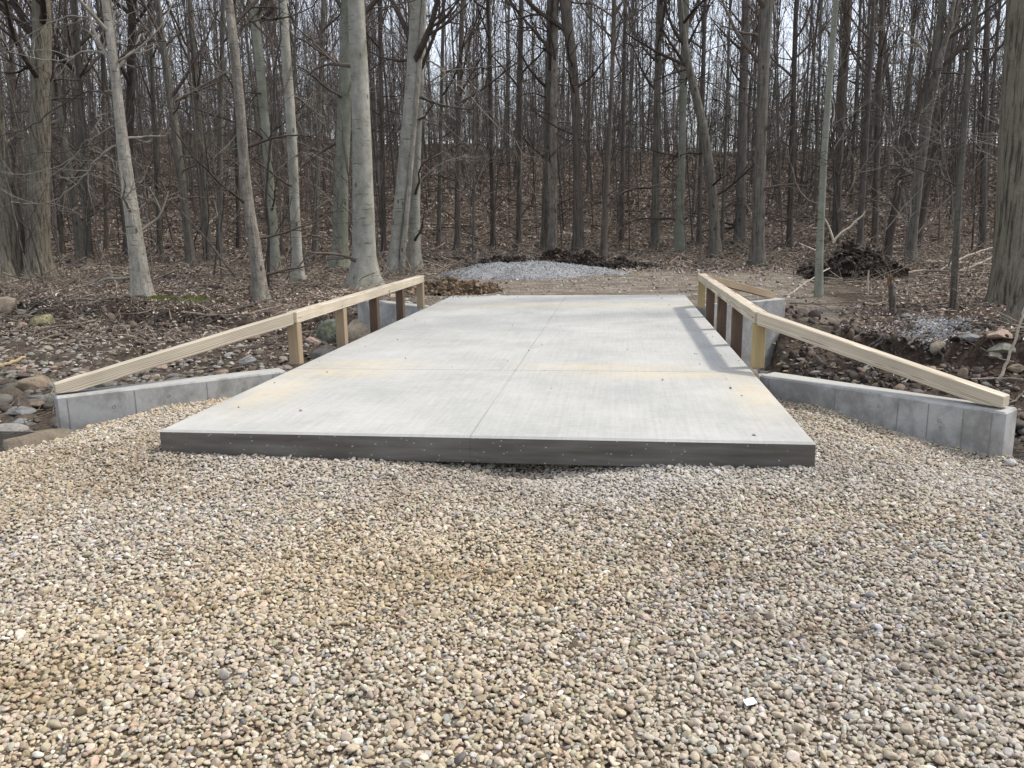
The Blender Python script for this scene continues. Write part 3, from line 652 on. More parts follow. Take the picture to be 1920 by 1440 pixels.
# pale gravel spill on the right bank
p = on_ground(1738, 618); r = np.random.default_rng(61); n = 9000; X = r.normal(0, .42, n); Y = r.normal(0, .62, n); k = vnoise(X+9, Y, 2.3, 3)+r.normal(0, .3, n) > -.15+.9*((X/.8)**2+(Y/1.3)**2); X = X[k]+p[0]; Y = Y[k]+p[1]; n = len(X); sz = np.clip(r.lognormal(math.log(.009), .45, n), .004, .03)
scatter('gravel_spill', np.c_[X, Y, ground(X, Y)+.012+sz*.3], r.uniform(0, 6.3, (n, 3)), sz[:, None]*np.ones(3), r.integers(0, len(PEB), n), pal(r, n, GREYP), PEB, 'pebble', kind='stuff', label='pale grey gravel spill on the leafy bank beside the timber rail', cat='gravel')

# ------------------------------------------------------------------ trees
def norm(v): return v/(np.linalg.norm(v, axis=-1, keepdims=True)+1e-9)
def spawn(r, P, R, m, t0, t1, lmin, lmax, spread, n, up, wig, rfac, rmin, taper=.25, lenbyt=.0, azgold=False):
    """children of polylines P (k,n0,3), R (k,n0): m per parent"""
    k, n0, _ = P.shape; par = np.repeat(np.arange(k), m); M = len(par)
    t = r.uniform(t0, t1, M); f = t*(n0-1); i = np.minimum(f.astype(int), n0-2); u = (f-i)[:, None]
    base = P[par, i]*(1-u)+P[par, i+1]*u; rad = (R[par, i]*(1-u[:, 0])+R[par, i+1]*u[:, 0])
    T = norm(P[par, i+1]-P[par, i])
    az = np.arange(M)*2.39996+r.normal(0, .5, M) if azgold else r.uniform(0, 6.3, M)
    a = norm(np.cross(T, np.array([.31, .95, .07]))); b = np.cross(T, a); side = a*np.cos(az)[:, None]+b*np.sin(az)[:, None]
    ang = r.normal(spread, spread*.22, M); d = norm(T*np.cos(ang)[:, None]+side*np.sin(ang)[:, None])
    plen = np.linalg.norm(np.diff(P, axis=1), axis=2).sum(1)[par]
    L = r.uniform(lmin, lmax, M)*plen*(1-lenbyt*t)
    Q = np.zeros((M, n, 3)); Q[:, 0] = base; st = (L/(n-1))[:, None]
    for j in range(1, n):
        Q[:, j] = Q[:, j-1]+d*st; d = norm(d+np.array([0, 0, up])+r.normal(0, wig, (M, 3)))
    r0 = np.maximum(np.minimum(rad*rfac, L*.03+.004), rmin); RR = np.maximum(r0[:, None]*np.linspace(1, taper, n)[None], rmin*.6)
    return Q, RR
def crown_mesh(r, P, R, name, mat, nb=22, t0=.3, l1=(.12, .3), sp=.85, up=.10, dens=1.0, tw=.006, low=0, droop=0.0):
    bag = Bag()
    Q1, R1 = spawn(r, P[None], R[None], nb, t0, .97, l1[0], l1[1], sp, 7, up, .10, .55, .012, .3, .45, True)
    if low:
        Ql, Rl = spawn(r, P[None], R[None], low, .06, t0+.1, .06, .16, 1.25, 7, -.02, .16, .28, .007, .3); Q1 = np.r_[Q1, Ql]; R1 = np.r_[R1, Rl]
    bag.add(*tubes(Q1, R1, 5))
    Q2, R2 = spawn(r, Q1, R1, max(2, int(6*dens)), .2, 1.0, .25, .6, .75, 5, up*.7, .13, .6, tw*1.3, .4, .3)
    bag.add(*tubes(Q2, R2, 4))
    Q3, R3 = spawn(r, Q2, R2, max(2, int(4*dens)), .15, 1.0, .3, .7, .7, 4, up*.5, .16, .7, tw, .6)
    bag.add(*tubes(Q3, R3, 3))
    return bag.mesh(name, mat)
def trunk_mesh(r, P, R, k=12, flare=.6, lobes=5, flare_h=.45, knob=.04):
    """tapered trunk with root flare and slight lumps"""
    P = np.asarray(P); n = len(P); T = norm(np.gradient(P, axis=0)); A = norm(np.cross(T, np.array([.05, 1., .02]))); B = np.cross(A, T)
    th = np.arange(k)*2*np.pi/k; ph = r.uniform(0, 6.3); s = np.r_[0, np.cumsum(np.linalg.norm(np.diff(P, axis=0), axis=1))]
    fl = 1+flare*np.exp(-s/flare_h)[:, None]*(.55+.45*np.cos(lobes*th+ph)[None]+.25*np.cos((lobes-2)*th+ph*2)[None])
    rr = np.asarray(R)[:, None]*fl*(1+knob*np.sin(3*th[None]+s[:, None]*1.1+ph)+r.normal(0, knob*.35, (n, k)))
    V = P[:, None]+rr[..., None]*(np.cos(th)[None, :, None]*A[:, None]+np.sin(th)[None, :, None]*B[:, None])
    idx = np.arange(n*k).reshape(n, k); a = idx[:-1]; b = np.roll(a, -1, 1); d = idx[1:]; c = np.roll(d, -1, 1)
    return V.reshape(-1, 3), np.stack([a, b, c, d], -1).reshape(-1, 4)
def resample(K, Rk, n, r=None, wig=0.0, first=.15):
    K = np.asarray(K, float); s = np.r_[0, np.cumsum(np.linalg.norm(np.diff(K, axis=0), axis=1))]
    t = np.r_[np.linspace(0, 1.0, 6)[:-1]**1.3*first, np.linspace(first, 1, n-5)]*s[-1]
    P = np.stack([np.interp(t, s, K[:, j]) for j in range(3)], 1)
    for _ in range(2): P[6:-1] = .25*P[5:-2]+.5*P[6:-1]+.25*P[7:]
    if r is not None and wig:
        w = np.cumsum(r.normal(0, wig, (n, 2)), 0); w -= w[0]; P[:, :2] += w*np.linspace(0, 1, n)[:, None]**.5*.5
    return P, np.interp(t, s, Rk)

def hero(name, label, cat, bk, pts, H=17, limbs=(), lean_y=0.0, nb=16, low=5, seed=0, flare=.9, twig='twigs', t0=.35, base=None, dens=.8, group=None):
    """a tree that the photograph shows singly: trunk drawn through pts (x, y, width in photo pixels) at the distance of its foot"""
    r = np.random.default_rng(1000+seed); p0 = on_ground(*pts[0][:2]) if base is None else np.array(base); Y0 = p0[1]
    K = []; Rk = []
    for (x, y, w) in pts:
        q = at_y(x, y, Y0); q[1] += lean_y*(q[2]-p0[2]); K.append(q); Rk.append(w*((q-CAM_POS)@_f)/FPX/2)
    K[0] = p0-np.array([0, 0, .12]); top = K[-1]; d = K[-1]-K[-2]; d = d/np.linalg.norm(d); d = norm(d+np.array([0, 0, .35])); h = H-top[2]
    if h > 1:
        for f in (.35, .7, 1.0): K.append(top+d*h*f+np.array([*r.normal(0, .15, 2), 0])); Rk.append(Rk[len(pts)-1]*(1-.85*f))
    P, R = resample(K, Rk, 26, r, .012)
    root = link(name, None, loc=p0, label=label, cat=cat, group=group)
    V, F = trunk_mesh(r, P-p0, R, 16, flare, 5, .28)
    link('trunk', mesh('trunk', V, F, bk), root)
    link('crown', crown_mesh(r, P-p0, R, 'crown', twig, nb, t0, (.10, .26), .8, .08, dens, .005, low), root)
    for lm, wd, mt in limbs:
        q = np.array([at_y(x, y, Y0+lean_y*2) for x, y in lm]); dy = r.normal(0, .12, len(q)).cumsum(); dy -= dy[0]
        for i in range(len(q)): q[i] = at_y(lm[i][0], lm[i][1], Y0+dy[i]*1.6)
        n = 4*len(q); s = np.linspace(0, 1, len(q)); t = np.linspace(0, 1, n); q2 = np.stack([np.interp(t, s, q[:, j]) for j in range(3)], 1)
        for _ in range(2): q2[1:-1] = .25*q2[:-2]+.5*q2[1:-1]+.25*q2[2:]
        q2 = q2+np.r_[[[0, 0, 0]], r.normal(0, .012, (n-1, 3))]
        rad = wd*((q2[0]-CAM_POS)@_f)/FPX/2*np.linspace(1.1, .35, n); bag = Bag(); bag.add(*tubes((q2-p0)[None], rad[None], 6))
        Qa, Ra = spawn(r, (q2-p0)[None], rad[None], 9, .2, 1, .12, .4, .8, 5, .02, .16, .6, .004, .4); bag.add(*tubes(Qa, Ra, 4))
        Qb, Rb = spawn(r, Qa, Ra, 4, .2, 1, .25, .6, .7, 4, 0, .16, .7, .003, .6); bag.add(*tubes(Qb, Rb, 3))
        link('branch', bag.mesh('branch', mt), root)
    return root
B_, TP, TD = 'bark_beech', 'twigs_pale', 'twigs'
hero('old_tree', 'thick grey-green trunk cut by the edge, leftmost of all trees', 'tree', 'bark_furrow', [(18, 522, 62), (12, 400, 50), (-10, 283, 42), (-45, 0, 38)], seed=1, nb=14)
hero('old_tree', 'stout furrowed grey-brown tree with flared pale foot, second from the left edge', 'tree', 'bark_furrow', [(72, 522, 50), (70, 470, 42), (75, 300, 37), (81, 0, 32)], seed=2, low=8)
hero('maple_tree', 'slim trunk leaning left, just right of the stout furrowed tree', 'tree', 'bark_grey', [(152, 496, 17), (142, 400, 15), (118, 250, 14), (98, 120, 12), (90, 0, 10)], seed=3)
hero('maple_tree', 'straight dark trunk between the leaning slim trunk and the pale dead tree', 'tree', 'bark_grey', [(164, 486, 16), (158, 300, 15), (146, 150, 14), (138, 0, 12)], seed=4)
hero('dead_birch', 'pale dead tree with drooping bleached branches on the creek bank', 'tree', 'bark_pale', [(268, 558, 34), (258, 470, 30), (243, 360, 25), (230, 260, 20), (218, 140, 17), (200, 0, 14)], seed=5, twig=TP, H=13, nb=10, low=6, limbs=(
    ([(212, 70), (195, 50), (165, 33), (130, 28), (90, 42), (40, 75), (0, 98)], 4, TP), ([(214, 112), (190, 95), (150, 97), (115, 116), (60, 108), (10, 95)], 4, 'bark_pale'), ([(228, 183), (210, 169), (195, 172), (183, 195), (180, 222), (190, 215)], 3.5, 'bark_pale'),
    ([(226, 270), (200, 280), (175, 308), (148, 342), (112, 370), (80, 384), (20, 378)], 4.5, 'bark_pale'), ([(225, 262), (180, 268), (130, 284), (60, 288), (0, 300)], 3, TD), ([(222, 182), (170, 166), (115, 195), (60, 240), (0, 255)], 3.5, TD), ([(222, 112), (255, 85), (290, 75), (340, 82)], 3, TD), ([(226, 230), (180, 255), (120, 310), (40, 330), (0, 322)], 3, TP)))
hero('maple_tree', 'dark trunk standing right behind the pale dead tree', 'tree', 'bark_dark', [(240, 480, 18), (240, 300, 16), (246, 150, 15), (250, 0, 14)], seed=6)
hero('maple_tree', 'grey trunk curving left, first right of the pale dead tree', 'tree', 'bark_grey', [(359, 497, 17), (352, 430, 16), (330, 260, 15), (312, 130, 13), (296, 0, 11)], seed=7)
hero('maple_tree', 'slim grey trunk close beside the curving one', 'tree', 'bark_grey', [(391, 486, 17), (385, 400, 15), (375, 250, 12), (366, 130, 10), (358, 0, 9)], seed=8)
hero('maple_tree', 'very slim upright trunk before the dark peeling tree', 'tree', 'bark_grey', [(411, 476, 12), (412, 300, 11), (416, 150, 9), (418, 0, 8)], seed=9)
hero('peeling_birch', 'leaning tree with peeling dark bark just behind the rail bend', 'tree', 'bark_peel', [(489, 566, 27), (480, 470, 23), (462, 360, 20), (450, 200, 18), (440, 100, 17), (430, 0, 16)], seed=10, twig=TD, limbs=(
    ([(443, 80), (449, 58), (462, 41), (490, 35), (530, 34), (560, 27), (590, 10), (605, -10)], 5, TD), ([(452, 150), (432, 134), (405, 133)], 3.5, 'bark_pale')))
hero('young_beech', 'smooth greenish trunk left of the spotted grey one', 'tree', 'bark_green', [(516, 512, 22), (514, 470, 18), (500, 260, 16), (488, 120, 16), (474, 0, 17)], seed=11)
hero('young_beech', 'spotted smooth grey trunk left of the big beech pair', 'tree', B_, [(560, 529, 24), (556, 470, 19), (546, 250, 18), (536, 110, 18), (526, 0, 20)], seed=12, limbs=(([(552, 296), (565, 285), (590, 290), (612, 302)], 2.2, TP), ([(540, 40), (548, 95), (549, 125)], 2, TD)))
hero('beech_tree', 'second beech trunk close behind the thickest one', 'tree', 'bark_green', [(634, 506, 36), (637, 460, 29), (644, 280, 26), (650, 120, 25), (654, 0, 26)], seed=13)
hero('beech_tree', 'thickest pale smooth beech with flared roots behind the rail', 'tree', B_, [(686, 534, 54), (684, 480, 44), (678, 280, 36), (673, 120, 32), (668, 0, 31)], seed=14, flare=1.0, low=2, limbs=(([(665, 55), (680, 50), (700, 36), (722, 14), (760, 4), (800, -6)], 4.5, TD),))
hero('beech_tree', 'tall beech leaning right beside the thickest beech', 'tree', B_, [(738, 512, 26), (742, 470, 23), (757, 330, 25), (771, 180, 27), (783, 0, 25)], seed=15, low=2)
hero('beech_tree', 'slim pale stem growing against the leaning beech', 'tree', 'bark_pale', [(752, 514, 11), (757, 460, 10), (768, 340, 9), (780, 200, 9), (790, 60, 9), (796, 0, 8)], seed=16, low=1, nb=8, flare=.3)
hero('beech_tree', 'upright grey trunk at the right of the beech clump', 'tree', B_, [(775, 508, 26), (777, 440, 22), (781, 300, 17), (788, 150, 15), (794, 0, 13)], seed=17, low=4, limbs=(
    ([(790, 118), (805, 114), (822, 122), (830, 136), (850, 150), (890, 190), (930, 235), (965, 262), (985, 296)], 3.2, TP), ([(850, 98), (872, 140), (905, 190), (940, 240), (975, 270), (1010, 290)], 2.4, TD), ([(788, 340), (806, 320), (840, 300), (880, 290)], 2.6, TP), ([(785, 360), (812, 350), (850, 340), (900, 300), (950, 285)], 2.4, TD)))
hero('maple_tree', 'dark straight trunk left of the gravel pile, behind the clump', 'tree', 'bark_dark', [(858, 470, 12), (858, 300, 10), (864, 100, 9), (868, 0, 8)], seed=18)
hero('maple_tree', 'left trunk of the close pair above the dark soil heaps', 'tree', 'bark_grey', [(1020, 472, 14), (1024, 300, 12), (1030, 100, 13), (1032, 0, 14)], seed=19, limbs=(([(1028, 60), (1005, 50), (980, 57), (950, 55)], 3, TD),))
hero('maple_tree', 'right trunk of the close pair above the dark soil heaps', 'tree', 'bark_peel', [(1037, 472, 18), (1038, 300, 14), (1041, 120, 12), (1044, 0, 11)], seed=20, limbs=(([(1040, 248), (1062, 262), (1090, 268), (1125, 262)], 2.2, TD),))
hero('maple_tree', 'trunk with a bend high up, right of the close pair', 'tree', 'bark_dark', [(1084, 474, 22), (1084, 330, 17), (1082, 200, 16), (1072, 90, 19), (1058, 0, 21)], seed=21)
hero('maple_tree', 'thin dark trunk leaning right at the end of the gravel pile', 'tree', 'bark_dark', [(1130, 491, 14), (1138, 330, 10), (1147, 180, 8), (1152, 0, 8)], seed=22, limbs=(([(1146, 150), (1180, 120), (1215, 85), (1240, 60)], 2.2, TD),))
hero('maple_tree', 'straight grey trunk, first of two near the clearing edge', 'tree', 'bark_grey', [(1227, 468, 17), (1230, 300, 13), (1233, 100, 12), (1236, 0, 12)], seed=23)
hero('maple_tree', 'straight greenish trunk, second of two near the clearing edge', 'tree', 'bark_green', [(1273, 470, 18), (1278, 300, 14), (1283, 100, 14), (1285, 0, 14)], seed=24)
hero('maple_tree', 'grey trunk bowed to the left over the clearing edge', 'tree', 'bark_grey', [(1343, 484, 22), (1338, 380, 18), (1320, 240, 17), (1300, 165, 15), (1283, 100, 13), (1276, 0, 11)], seed=25)
hero('maple_tree', 'dim trunk behind the tall straight tree above the right rail', 'tree', 'bark_hill', [(1388, 462, 20), (1390, 300, 17), (1396, 100, 16), (1400, 0, 15)], seed=26)
hero('maple_tree', 'tall straight brown trunk rising above the far end of the right rail', 'tree', 'bark_grey', [(1420, 499, 27), (1422, 440, 23), (1427, 250, 20), (1432, 100, 22), (1438, 0, 26)], seed=27, limbs=(
    ([(1424, 213), (1392, 191), (1350, 166), (1310, 146), (1278, 134)], 3, TD), ([(1434, 50), (1416, 25), (1392, -5)], 4.5, TD), ([(1418, 142), (1390, 135), (1370, 120), (1345, 105)], 2.2, TD)))
hero('young_tree', 'slim smooth trunk standing near the brush pile in the foreground', 'tree', 'bark_green', [(1535, 558, 17), (1537, 470, 13), (1545, 300, 12), (1556, 150, 11), (1567, 0, 10)], seed=28, flare=.25, low=3)
hero('maple_tree', 'dark rough trunk behind the brush pile', 'tree', 'bark_dark', [(1568, 452, 17), (1570, 340, 15), (1578, 200, 14), (1590, 0, 13)], seed=29, limbs=(([(1580, 110), (1600, 98), (1625, 90), (1660, 70)], 3.5, TD),))
yt = hero('forked_tree', 'leaning grey tree that forks high, right of the brush pile', 'tree', 'bark_grey', [(1706, 494, 22), (1709, 440, 19), (1722, 330, 18), (1734, 240, 18), (1748, 150, 17), (1763, 60, 15), (1770, 0, 14)], seed=30, low=3, limbs=(
    ([(1742, 200), (1758, 130), (1774, 70), (1786, 20), (1796, -40)], 15, 'bark_grey'), ([(1738, 108), (1728, 88), (1710, 72), (1690, 55), (1672, 40), (1671, 22)], 5, 'dead_wood')))
hero('maple_tree', 'dark leaning trunk just left of the forked tree', 'tree', 'bark_dark', [(1660, 484, 17), (1680, 380, 13), (1706, 260, 12), (1730, 180, 10), (1752, 100, 9)], seed=31, H=11, nb=8)
hero('young_tree', 'thin dark stem leaning right, behind the forked tree foot', 'tree', 'bark_dark', [(1718, 470, 11), (1733, 390, 10), (1752, 280, 9), (1770, 180, 7), (1790, 60, 6)], seed=32, H=10, nb=8)
hero('young_tree', 'slender trunk on the leaf litter left of the biggest right tree', 'tree', 'bark_grey', [(1788, 580, 13), (1791, 480, 12), (1800, 350, 11), (1808, 250, 10), (1818, 120, 9), (1826, 0, 8)], seed=33, flare=.2)
hero('oak_tree', 'biggest furrowed trunk near the right edge of the picture', 'tree', 'bark_furrow', [(1888, 571, 66), (1893, 500, 60), (1899, 380, 57), (1908, 200, 56), (1918, 0, 54)], seed=34, low=0, nb=10, flare=.45, t0=.45)
hero('oak_tree', 'furrowed leaning trunk at the right edge beside the biggest one', 'tree', 'bark_furrow', [(1912, 610, 50), (1926, 540, 44), (1946, 440, 40), (1990, 200, 38), (2030, 0, 36)], seed=35, low=0, nb=10, t0=.45)
# more trunks at mid distance
for i, (x, y, w, xt, bk, lb) in enumerate((
    (300, 478, 12, 282, 'bark_grey', 'slim trunk in the gap between the pale dead tree and the curving trunk'), (448, 470, 11, 440, 'bark_dark', 'thin dark trunk seen just left of the peeling tree'), (590, 474, 13, 606, 'bark_grey', 'slim grey trunk between the spotted trunk and the big beech pair'),
    (720, 474, 12, 712, 'bark_dark', 'thin dark trunk in the gap right of the thickest beech'), (822, 466, 11, 832, 'bark_grey', 'thin trunk just right of the beech clump'), (925, 462, 13, 915, 'bark_dark', 'slim dark trunk above the left end of the gravel pile'),
    (972, 466, 13, 978, 'bark_dark', 'slim dark trunk above the middle of the gravel pile'), (1165, 458, 12, 1172, 'bark_hill', 'slim trunk just right of the thin leaning one'), (1310, 462, 12, 1322, 'bark_hill', 'slim upright trunk behind the bowed tree'),
    (1480, 466, 15, 1492, 'bark_dark', 'dark trunk between the tall brown trunk and the brush pile'), (1612, 462, 13, 1640, 'bark_hill', 'slim leaning trunk above the brush pile'), (1640, 458, 15, 1652, 'bark_dark', 'dark upright trunk above the brush pile end'), (1842, 470, 16, 1850, 'bark_hill', 'dim trunk left of the biggest right tree'),
    (30, 470, 13, 20, 'bark_dark', 'dark trunk between the two stout trees at the edge'), (115, 478, 12, 122, 'bark_dark', 'thin trunk behind the slim one that leans left'), (200, 474, 12, 190, 'bark_dark', 'thin dark trunk left of the pale dead tree'))):
    hero('maple_tree', lb, 'tree', bk, [(x, y, w*.8), (x+(xt-x)*.35, y*.65, w*.7), (x+(xt-x)*.7, y*.3, w*.62), (xt, 0, w*.55)], seed=60+i, nb=12, low=6, dens=.7)

# ---- hillside trees, copies of a few grown kinds
def kind_tree(seed, H, r0, bk, nb, dens, t0, low):
    r = np.random.default_rng(seed); n = 18; z = np.linspace(0, H, n); w = np.cumsum(np.cumsum(r.normal(0, .028, (n, 2)), 0), 0)*.5
    P = np.c_[w-w[0], z]; P[:, :2] *= .55; R = r0*(1-.82*(z/H)**1.15); V, F = trunk_mesh(r, P, R, 8, .5, 4, .35)
    return mesh('trunk', V, F, bk), crown_mesh(r, P, R, 'crown', 'twigs', nb, t0, (.14, .32), .62, .12, dens, .0055, low)
KINDS = [kind_tree(500+i, H, r0, bk, nb, dn, t0, lw) for i, (H, r0, bk, nb, dn, t0, lw) in enumerate((
    (18, .085, 'bark_hill', 20, .9, .34, 12), (16, .06, 'bark_hill', 18, .8, .3, 13), (20, .115, 'bark_grey', 20, .9, .38, 10), (14, .046, 'bark_hill', 16, .8, .28, 13), (17, .075, 'bark_dark', 20, .8, .32, 12), (19, .095, 'bark_hill', 22, .8, .32, 12), (12, .036, 'bark_dark', 15, .8, .25, 12), (15, .052, 'bark_grey', 18, .8, .26, 13)))]
r = np.random.default_rng(77)
def place(n, dmin, dmax, mind, a0=-43, a1=31, pts=None, ok=None):
    out = []; pts = [] if pts is None else pts
    tries = 0
    while len(out) < n and tries < 60000:
        tries += 1; d = math.sqrt(r.uniform(dmin**2, dmax**2)); a = math.radians(r.uniform(a0, a1)); x, y = .8+d*math.sin(a), -4.2+d*math.cos(a)
        if ok and not ok(x, y): continue
        if all((x-q[0])**2+(y-q[1])**2 > mind**2 for q in pts[-900:]): out.append((x, y)); pts.append((x, y))
    return out
def free(x, y): return y > 23.5+.5*math.sin(x) or x < -13
allp = []
spots = place(290, 28, 66, 1.0, pts=allp, ok=free)
for i, (x, y) in enumerate(spots):
    k = int(r.integers(0, len(KINDS))); tm, cm = KINDS[k]; s = r.uniform(.8, 1.15); fat = r.choice([.5, .6, .7, .8, 1.0])*r.uniform(.9, 1.1)*(.72 if math.hypot(x-.8, y+4.2) < 40 else .9)
    root = link('woodland_tree', None, loc=(x, y, ground(x, y)-.05), rot=(r.normal(0, .045), r.normal(0, .045), r.uniform(0, 6.3)), scale=(s*fat, s*fat, s), label='bare grey-brown tree in the crowded wood on the hillside', cat='tree', group='bare trees on the wooded hillside')
    link('trunk', tm, root); link('crown', cm, root)
# the wood beyond the ridge reads as one mass
far = place(1000, 64, 125, .8, -55, 45)
far = [q for i, q in enumerate(far) if q[0] < 4 or i % 2]
P = np.array([(x, y, ground(x, y)-.1) for x, y in far]); n = len(P); kk = r.integers(0, len(KINDS), n); s = r.uniform(.65, 1.2, n)
FAR = []
for tm, cm in KINDS:
    b = Bag()
    for me in (tm, cm):
        v = np.zeros(len(me.vertices)*3, np.float32); me.vertices.foreach_get('co', v); f = np.zeros(len(me.loops), np.int32); me.loops.foreach_get('vertex_index', f); b.add(v.reshape(-1, 3), f.reshape(-1, 4))
    FAR.append(b.mesh('far_tree', 'bark_hill'))
scatter('distant_wood', P, np.c_[r.normal(0, .04, (n, 2)), r.uniform(0, 6.3, n)], s[:, None]*np.c_[r.uniform(.5, .9, n), r.uniform(.5, .9, n), np.ones(n)], kk, np.ones((n, 3))*.2, FAR, 'bark_hill', kind='stuff', label='distant bare wood beyond the ridge of the hill', cat='wood')

# ---- saplings
def sapling(seed, H, r0):
    r = np.random.default_rng(seed); n = 12; z = np.linspace(0, H, n); w = np.cumsum(r.normal(0, .05, (n, 2)), 0); P = np.c_[w-w[0], z]; R = r0*(1-.8*z/H)
    st = tubes(P[None], R[None], 5); b = Bag()
    Q1, R1 = spawn(r, P[None], R[None], 12, .2, .97, .15, .4, .8, 5, .05, .13, .6, .0065, .35, .4); b.add(*tubes(Q1, R1, 4))
    Q2, R2 = spawn(r, Q1, R1, 4, .2, 1, .25, .6, .7, 4, .03, .16, .7, .0045, .6); b.add(*tubes(Q2, R2, 3))
    return mesh('stem', st[0], st[1], 'bark_hill'), b.mesh('twigs', 'twigs_pale' if seed % 2 else 'twigs')  # paler twig colour on half of them imitates twigs caught by the sun
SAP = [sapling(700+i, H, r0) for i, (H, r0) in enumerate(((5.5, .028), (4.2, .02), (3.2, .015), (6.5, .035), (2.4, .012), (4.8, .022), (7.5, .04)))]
def sap_ok(x, y):
    if y < 13 and abs(x) < 12: return False
    return abs(x-.3) > 6.2 or y > 21.5
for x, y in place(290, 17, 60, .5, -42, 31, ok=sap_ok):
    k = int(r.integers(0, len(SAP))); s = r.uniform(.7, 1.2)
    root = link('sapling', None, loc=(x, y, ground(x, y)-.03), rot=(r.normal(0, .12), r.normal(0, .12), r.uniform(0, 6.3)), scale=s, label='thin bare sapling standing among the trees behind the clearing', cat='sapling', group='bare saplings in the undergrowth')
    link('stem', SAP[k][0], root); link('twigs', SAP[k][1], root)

# thin brushwood on the upper slope and behind the ridge, one mass
SAPF = []
for tm, cm in SAP:
    b = Bag()
    for me in (tm, cm):
        v = np.zeros(len(me.vertices)*3, np.float32); me.vertices.foreach_get('co', v); f = np.zeros(len(me.loops), np.int32); me.loops.foreach_get('vertex_index', f); b.add(v.reshape(-1, 3), f.reshape(-1, 4))
    SAPF.append(b.mesh('brushwood', 'bark_hill'))
n = 3300; d = np.sqrt(r.uniform(40**2, 104**2, n)); a = np.radians(r.uniform(-55, 44, n)); X = .8+d*np.sin(a); Y = -4.2+d*np.cos(a); s = r.uniform(.6, 1.5, n)
scatter('brushwood', np.c_[X, Y, ground(X, Y)-.05], np.c_[r.normal(0, .13, (n, 2)), r.uniform(0, 6.3, n)], s[:, None]*np.ones(3), r.integers(0, len(SAPF), n), np.ones((n, 3))*.2, SAPF, 'bark_hill', kind='stuff', label='thin bare brushwood on the upper slope and ridge', cat='brushwood')

# ------------------------------------------------------------------ fallen wood, brush pile, leaf litter
def stick(pts, w0, w1, mat, label, name='fallen_branch', cat='branch', seed=0, twigs=0, lift=0.0, group=None, air=None):
    """pts in photo pixels; each lies on the ground unless air gives its height above it"""
    r = np.random.default_rng(3000+seed); Q = []
    base = on_ground(*pts[0])
    for i, (x, y) in enumerate(pts):
        if air is None: q = on_ground(x, y)
        else: q = at_y(x, y, base[1]+air*i/max(1, len(pts)-1))
        Q.append(q+np.array([0, 0, lift+.02]))
    Q = np.array(Q); m = len(Q); n = max(6, 4*m); s = np.linspace(0, 1, m); t = np.linspace(0, 1, n); q2 = np.stack([np.interp(t, s, Q[:, j]) for j in range(3)], 1)
    for _ in range(2): q2[1:-1] = .25*q2[:-2]+.5*q2[1:-1]+.25*q2[2:]
    d = (base-CAM_POS)@_f; R = np.linspace(w0, w1, n)*d/FPX/2; q2 += r.normal(0, 1, q2.shape)*R.mean()*.35
    b = Bag(); b.add(*tubes((q2-base)[None], R[None], 7))
    o = link(name, b.mesh(name, mat), loc=base, label=label, cat=cat, group=group)
    if twigs:
        b = Bag(); Qa, Ra = spawn(r, (q2-base)[None], R[None], twigs, .2, 1, .1, .35, .8, 5, .05, .15, .6, .004, .4); b.add(*tubes(Qa, Ra, 4)); Qb, Rb = spawn(r, Qa, Ra, 3, .2, 1, .2, .6, .7, 4, .02, .16, .7, .003, .6); b.add(*tubes(Qb, Rb, 3)); link('twigs', b.mesh('twigs', mat), o)
    return o
stick([(447, 528), (410, 477), (350, 410), (293, 347), (233, 280), (180, 222)], 5, 2.5, 'bark_dark', 'long dark dead stem leaning diagonally behind the pale dead tree', 'leaning_stem', 'dead stem', 1, 6, air=1.5)
stick([(250, 642), (200, 640), (150, 643), (135, 636), (106, 612)], 4, 2.5, 'dead_wood', 'forked driftwood stick on the creek bank below the roots', 'driftwood', 'driftwood', 2, 3, .03)
stick([(0, 697), (20, 690), (46, 681)], 9, 6, 'timber_yellow', 'yellowish peeled log end at the picture edge by the creek stones', 'log', 'log', 3, 0, .06)
stick([(1478, 558), (1500, 540), (1530, 520), (1556, 504)], 4, 2.5, 'dead_pale', 'pale peeled stick propped up beside the slim smooth trunk', 'propped_stick', 'stick', 4, 0, air=.6)
stick([(1738, 502), (1780, 505), (1830, 508), (1876, 510)], 4.5, 4, 'dead_pale', 'pale fallen pole lying level left of the biggest right tree', 'fallen_pole', 'pole', 5, 2, .15)
stick([(1795, 512), (1830, 498), (1862, 482), (1880, 470)], 5, 3.5, 'dead_pale', 'pale fallen pole slanting up behind the biggest right tree', 'fallen_pole', 'pole', 6, 0, air=.9)
stick([(1700, 522), (1730, 515), (1770, 518), (1830, 517), (1870, 516)], 5, 3, 'dead_wood', 'grey crooked fallen branch below the pale level pole', seed=7, twigs=5, lift=.1)
stick([(1755, 512), (1790, 492), (1830, 475), (1872, 462)], 4, 3, 'dead_pale', 'thin pale pole slanting across the slender trunk', 'fallen_pole', 'pole', 8, 0, air=.5)
stick([(1690, 478), (1712, 450), (1735, 420), (1760, 392), (1790, 360)], 3.5, 2, 'dead_wood', 'thin dead stem leaning right above the brush pile end', 'leaning_stem', 'dead stem', 9, 4, air=.5)
stick([(1620, 578), (1655, 574), (1690, 579)], 5, 3, 'dead_wood', 'short pale branch next to the broken sapling stump', seed=10, twigs=2, lift=.03)
stick([(1480, 575), (1530, 577), (1580, 574), (1640, 570)], 3.5, 2, 'dead_wood', 'thin branch lying level behind the right rail', seed=11, twigs=5, lift=.04)
stick([(1808, 607), (1850, 616), (1890, 626), (1925, 634)], 4.5, 3, 'dead_wood', 'grey fallen branch at the foot of the leaning edge trunk', seed=12, twigs=2, lift=.03)
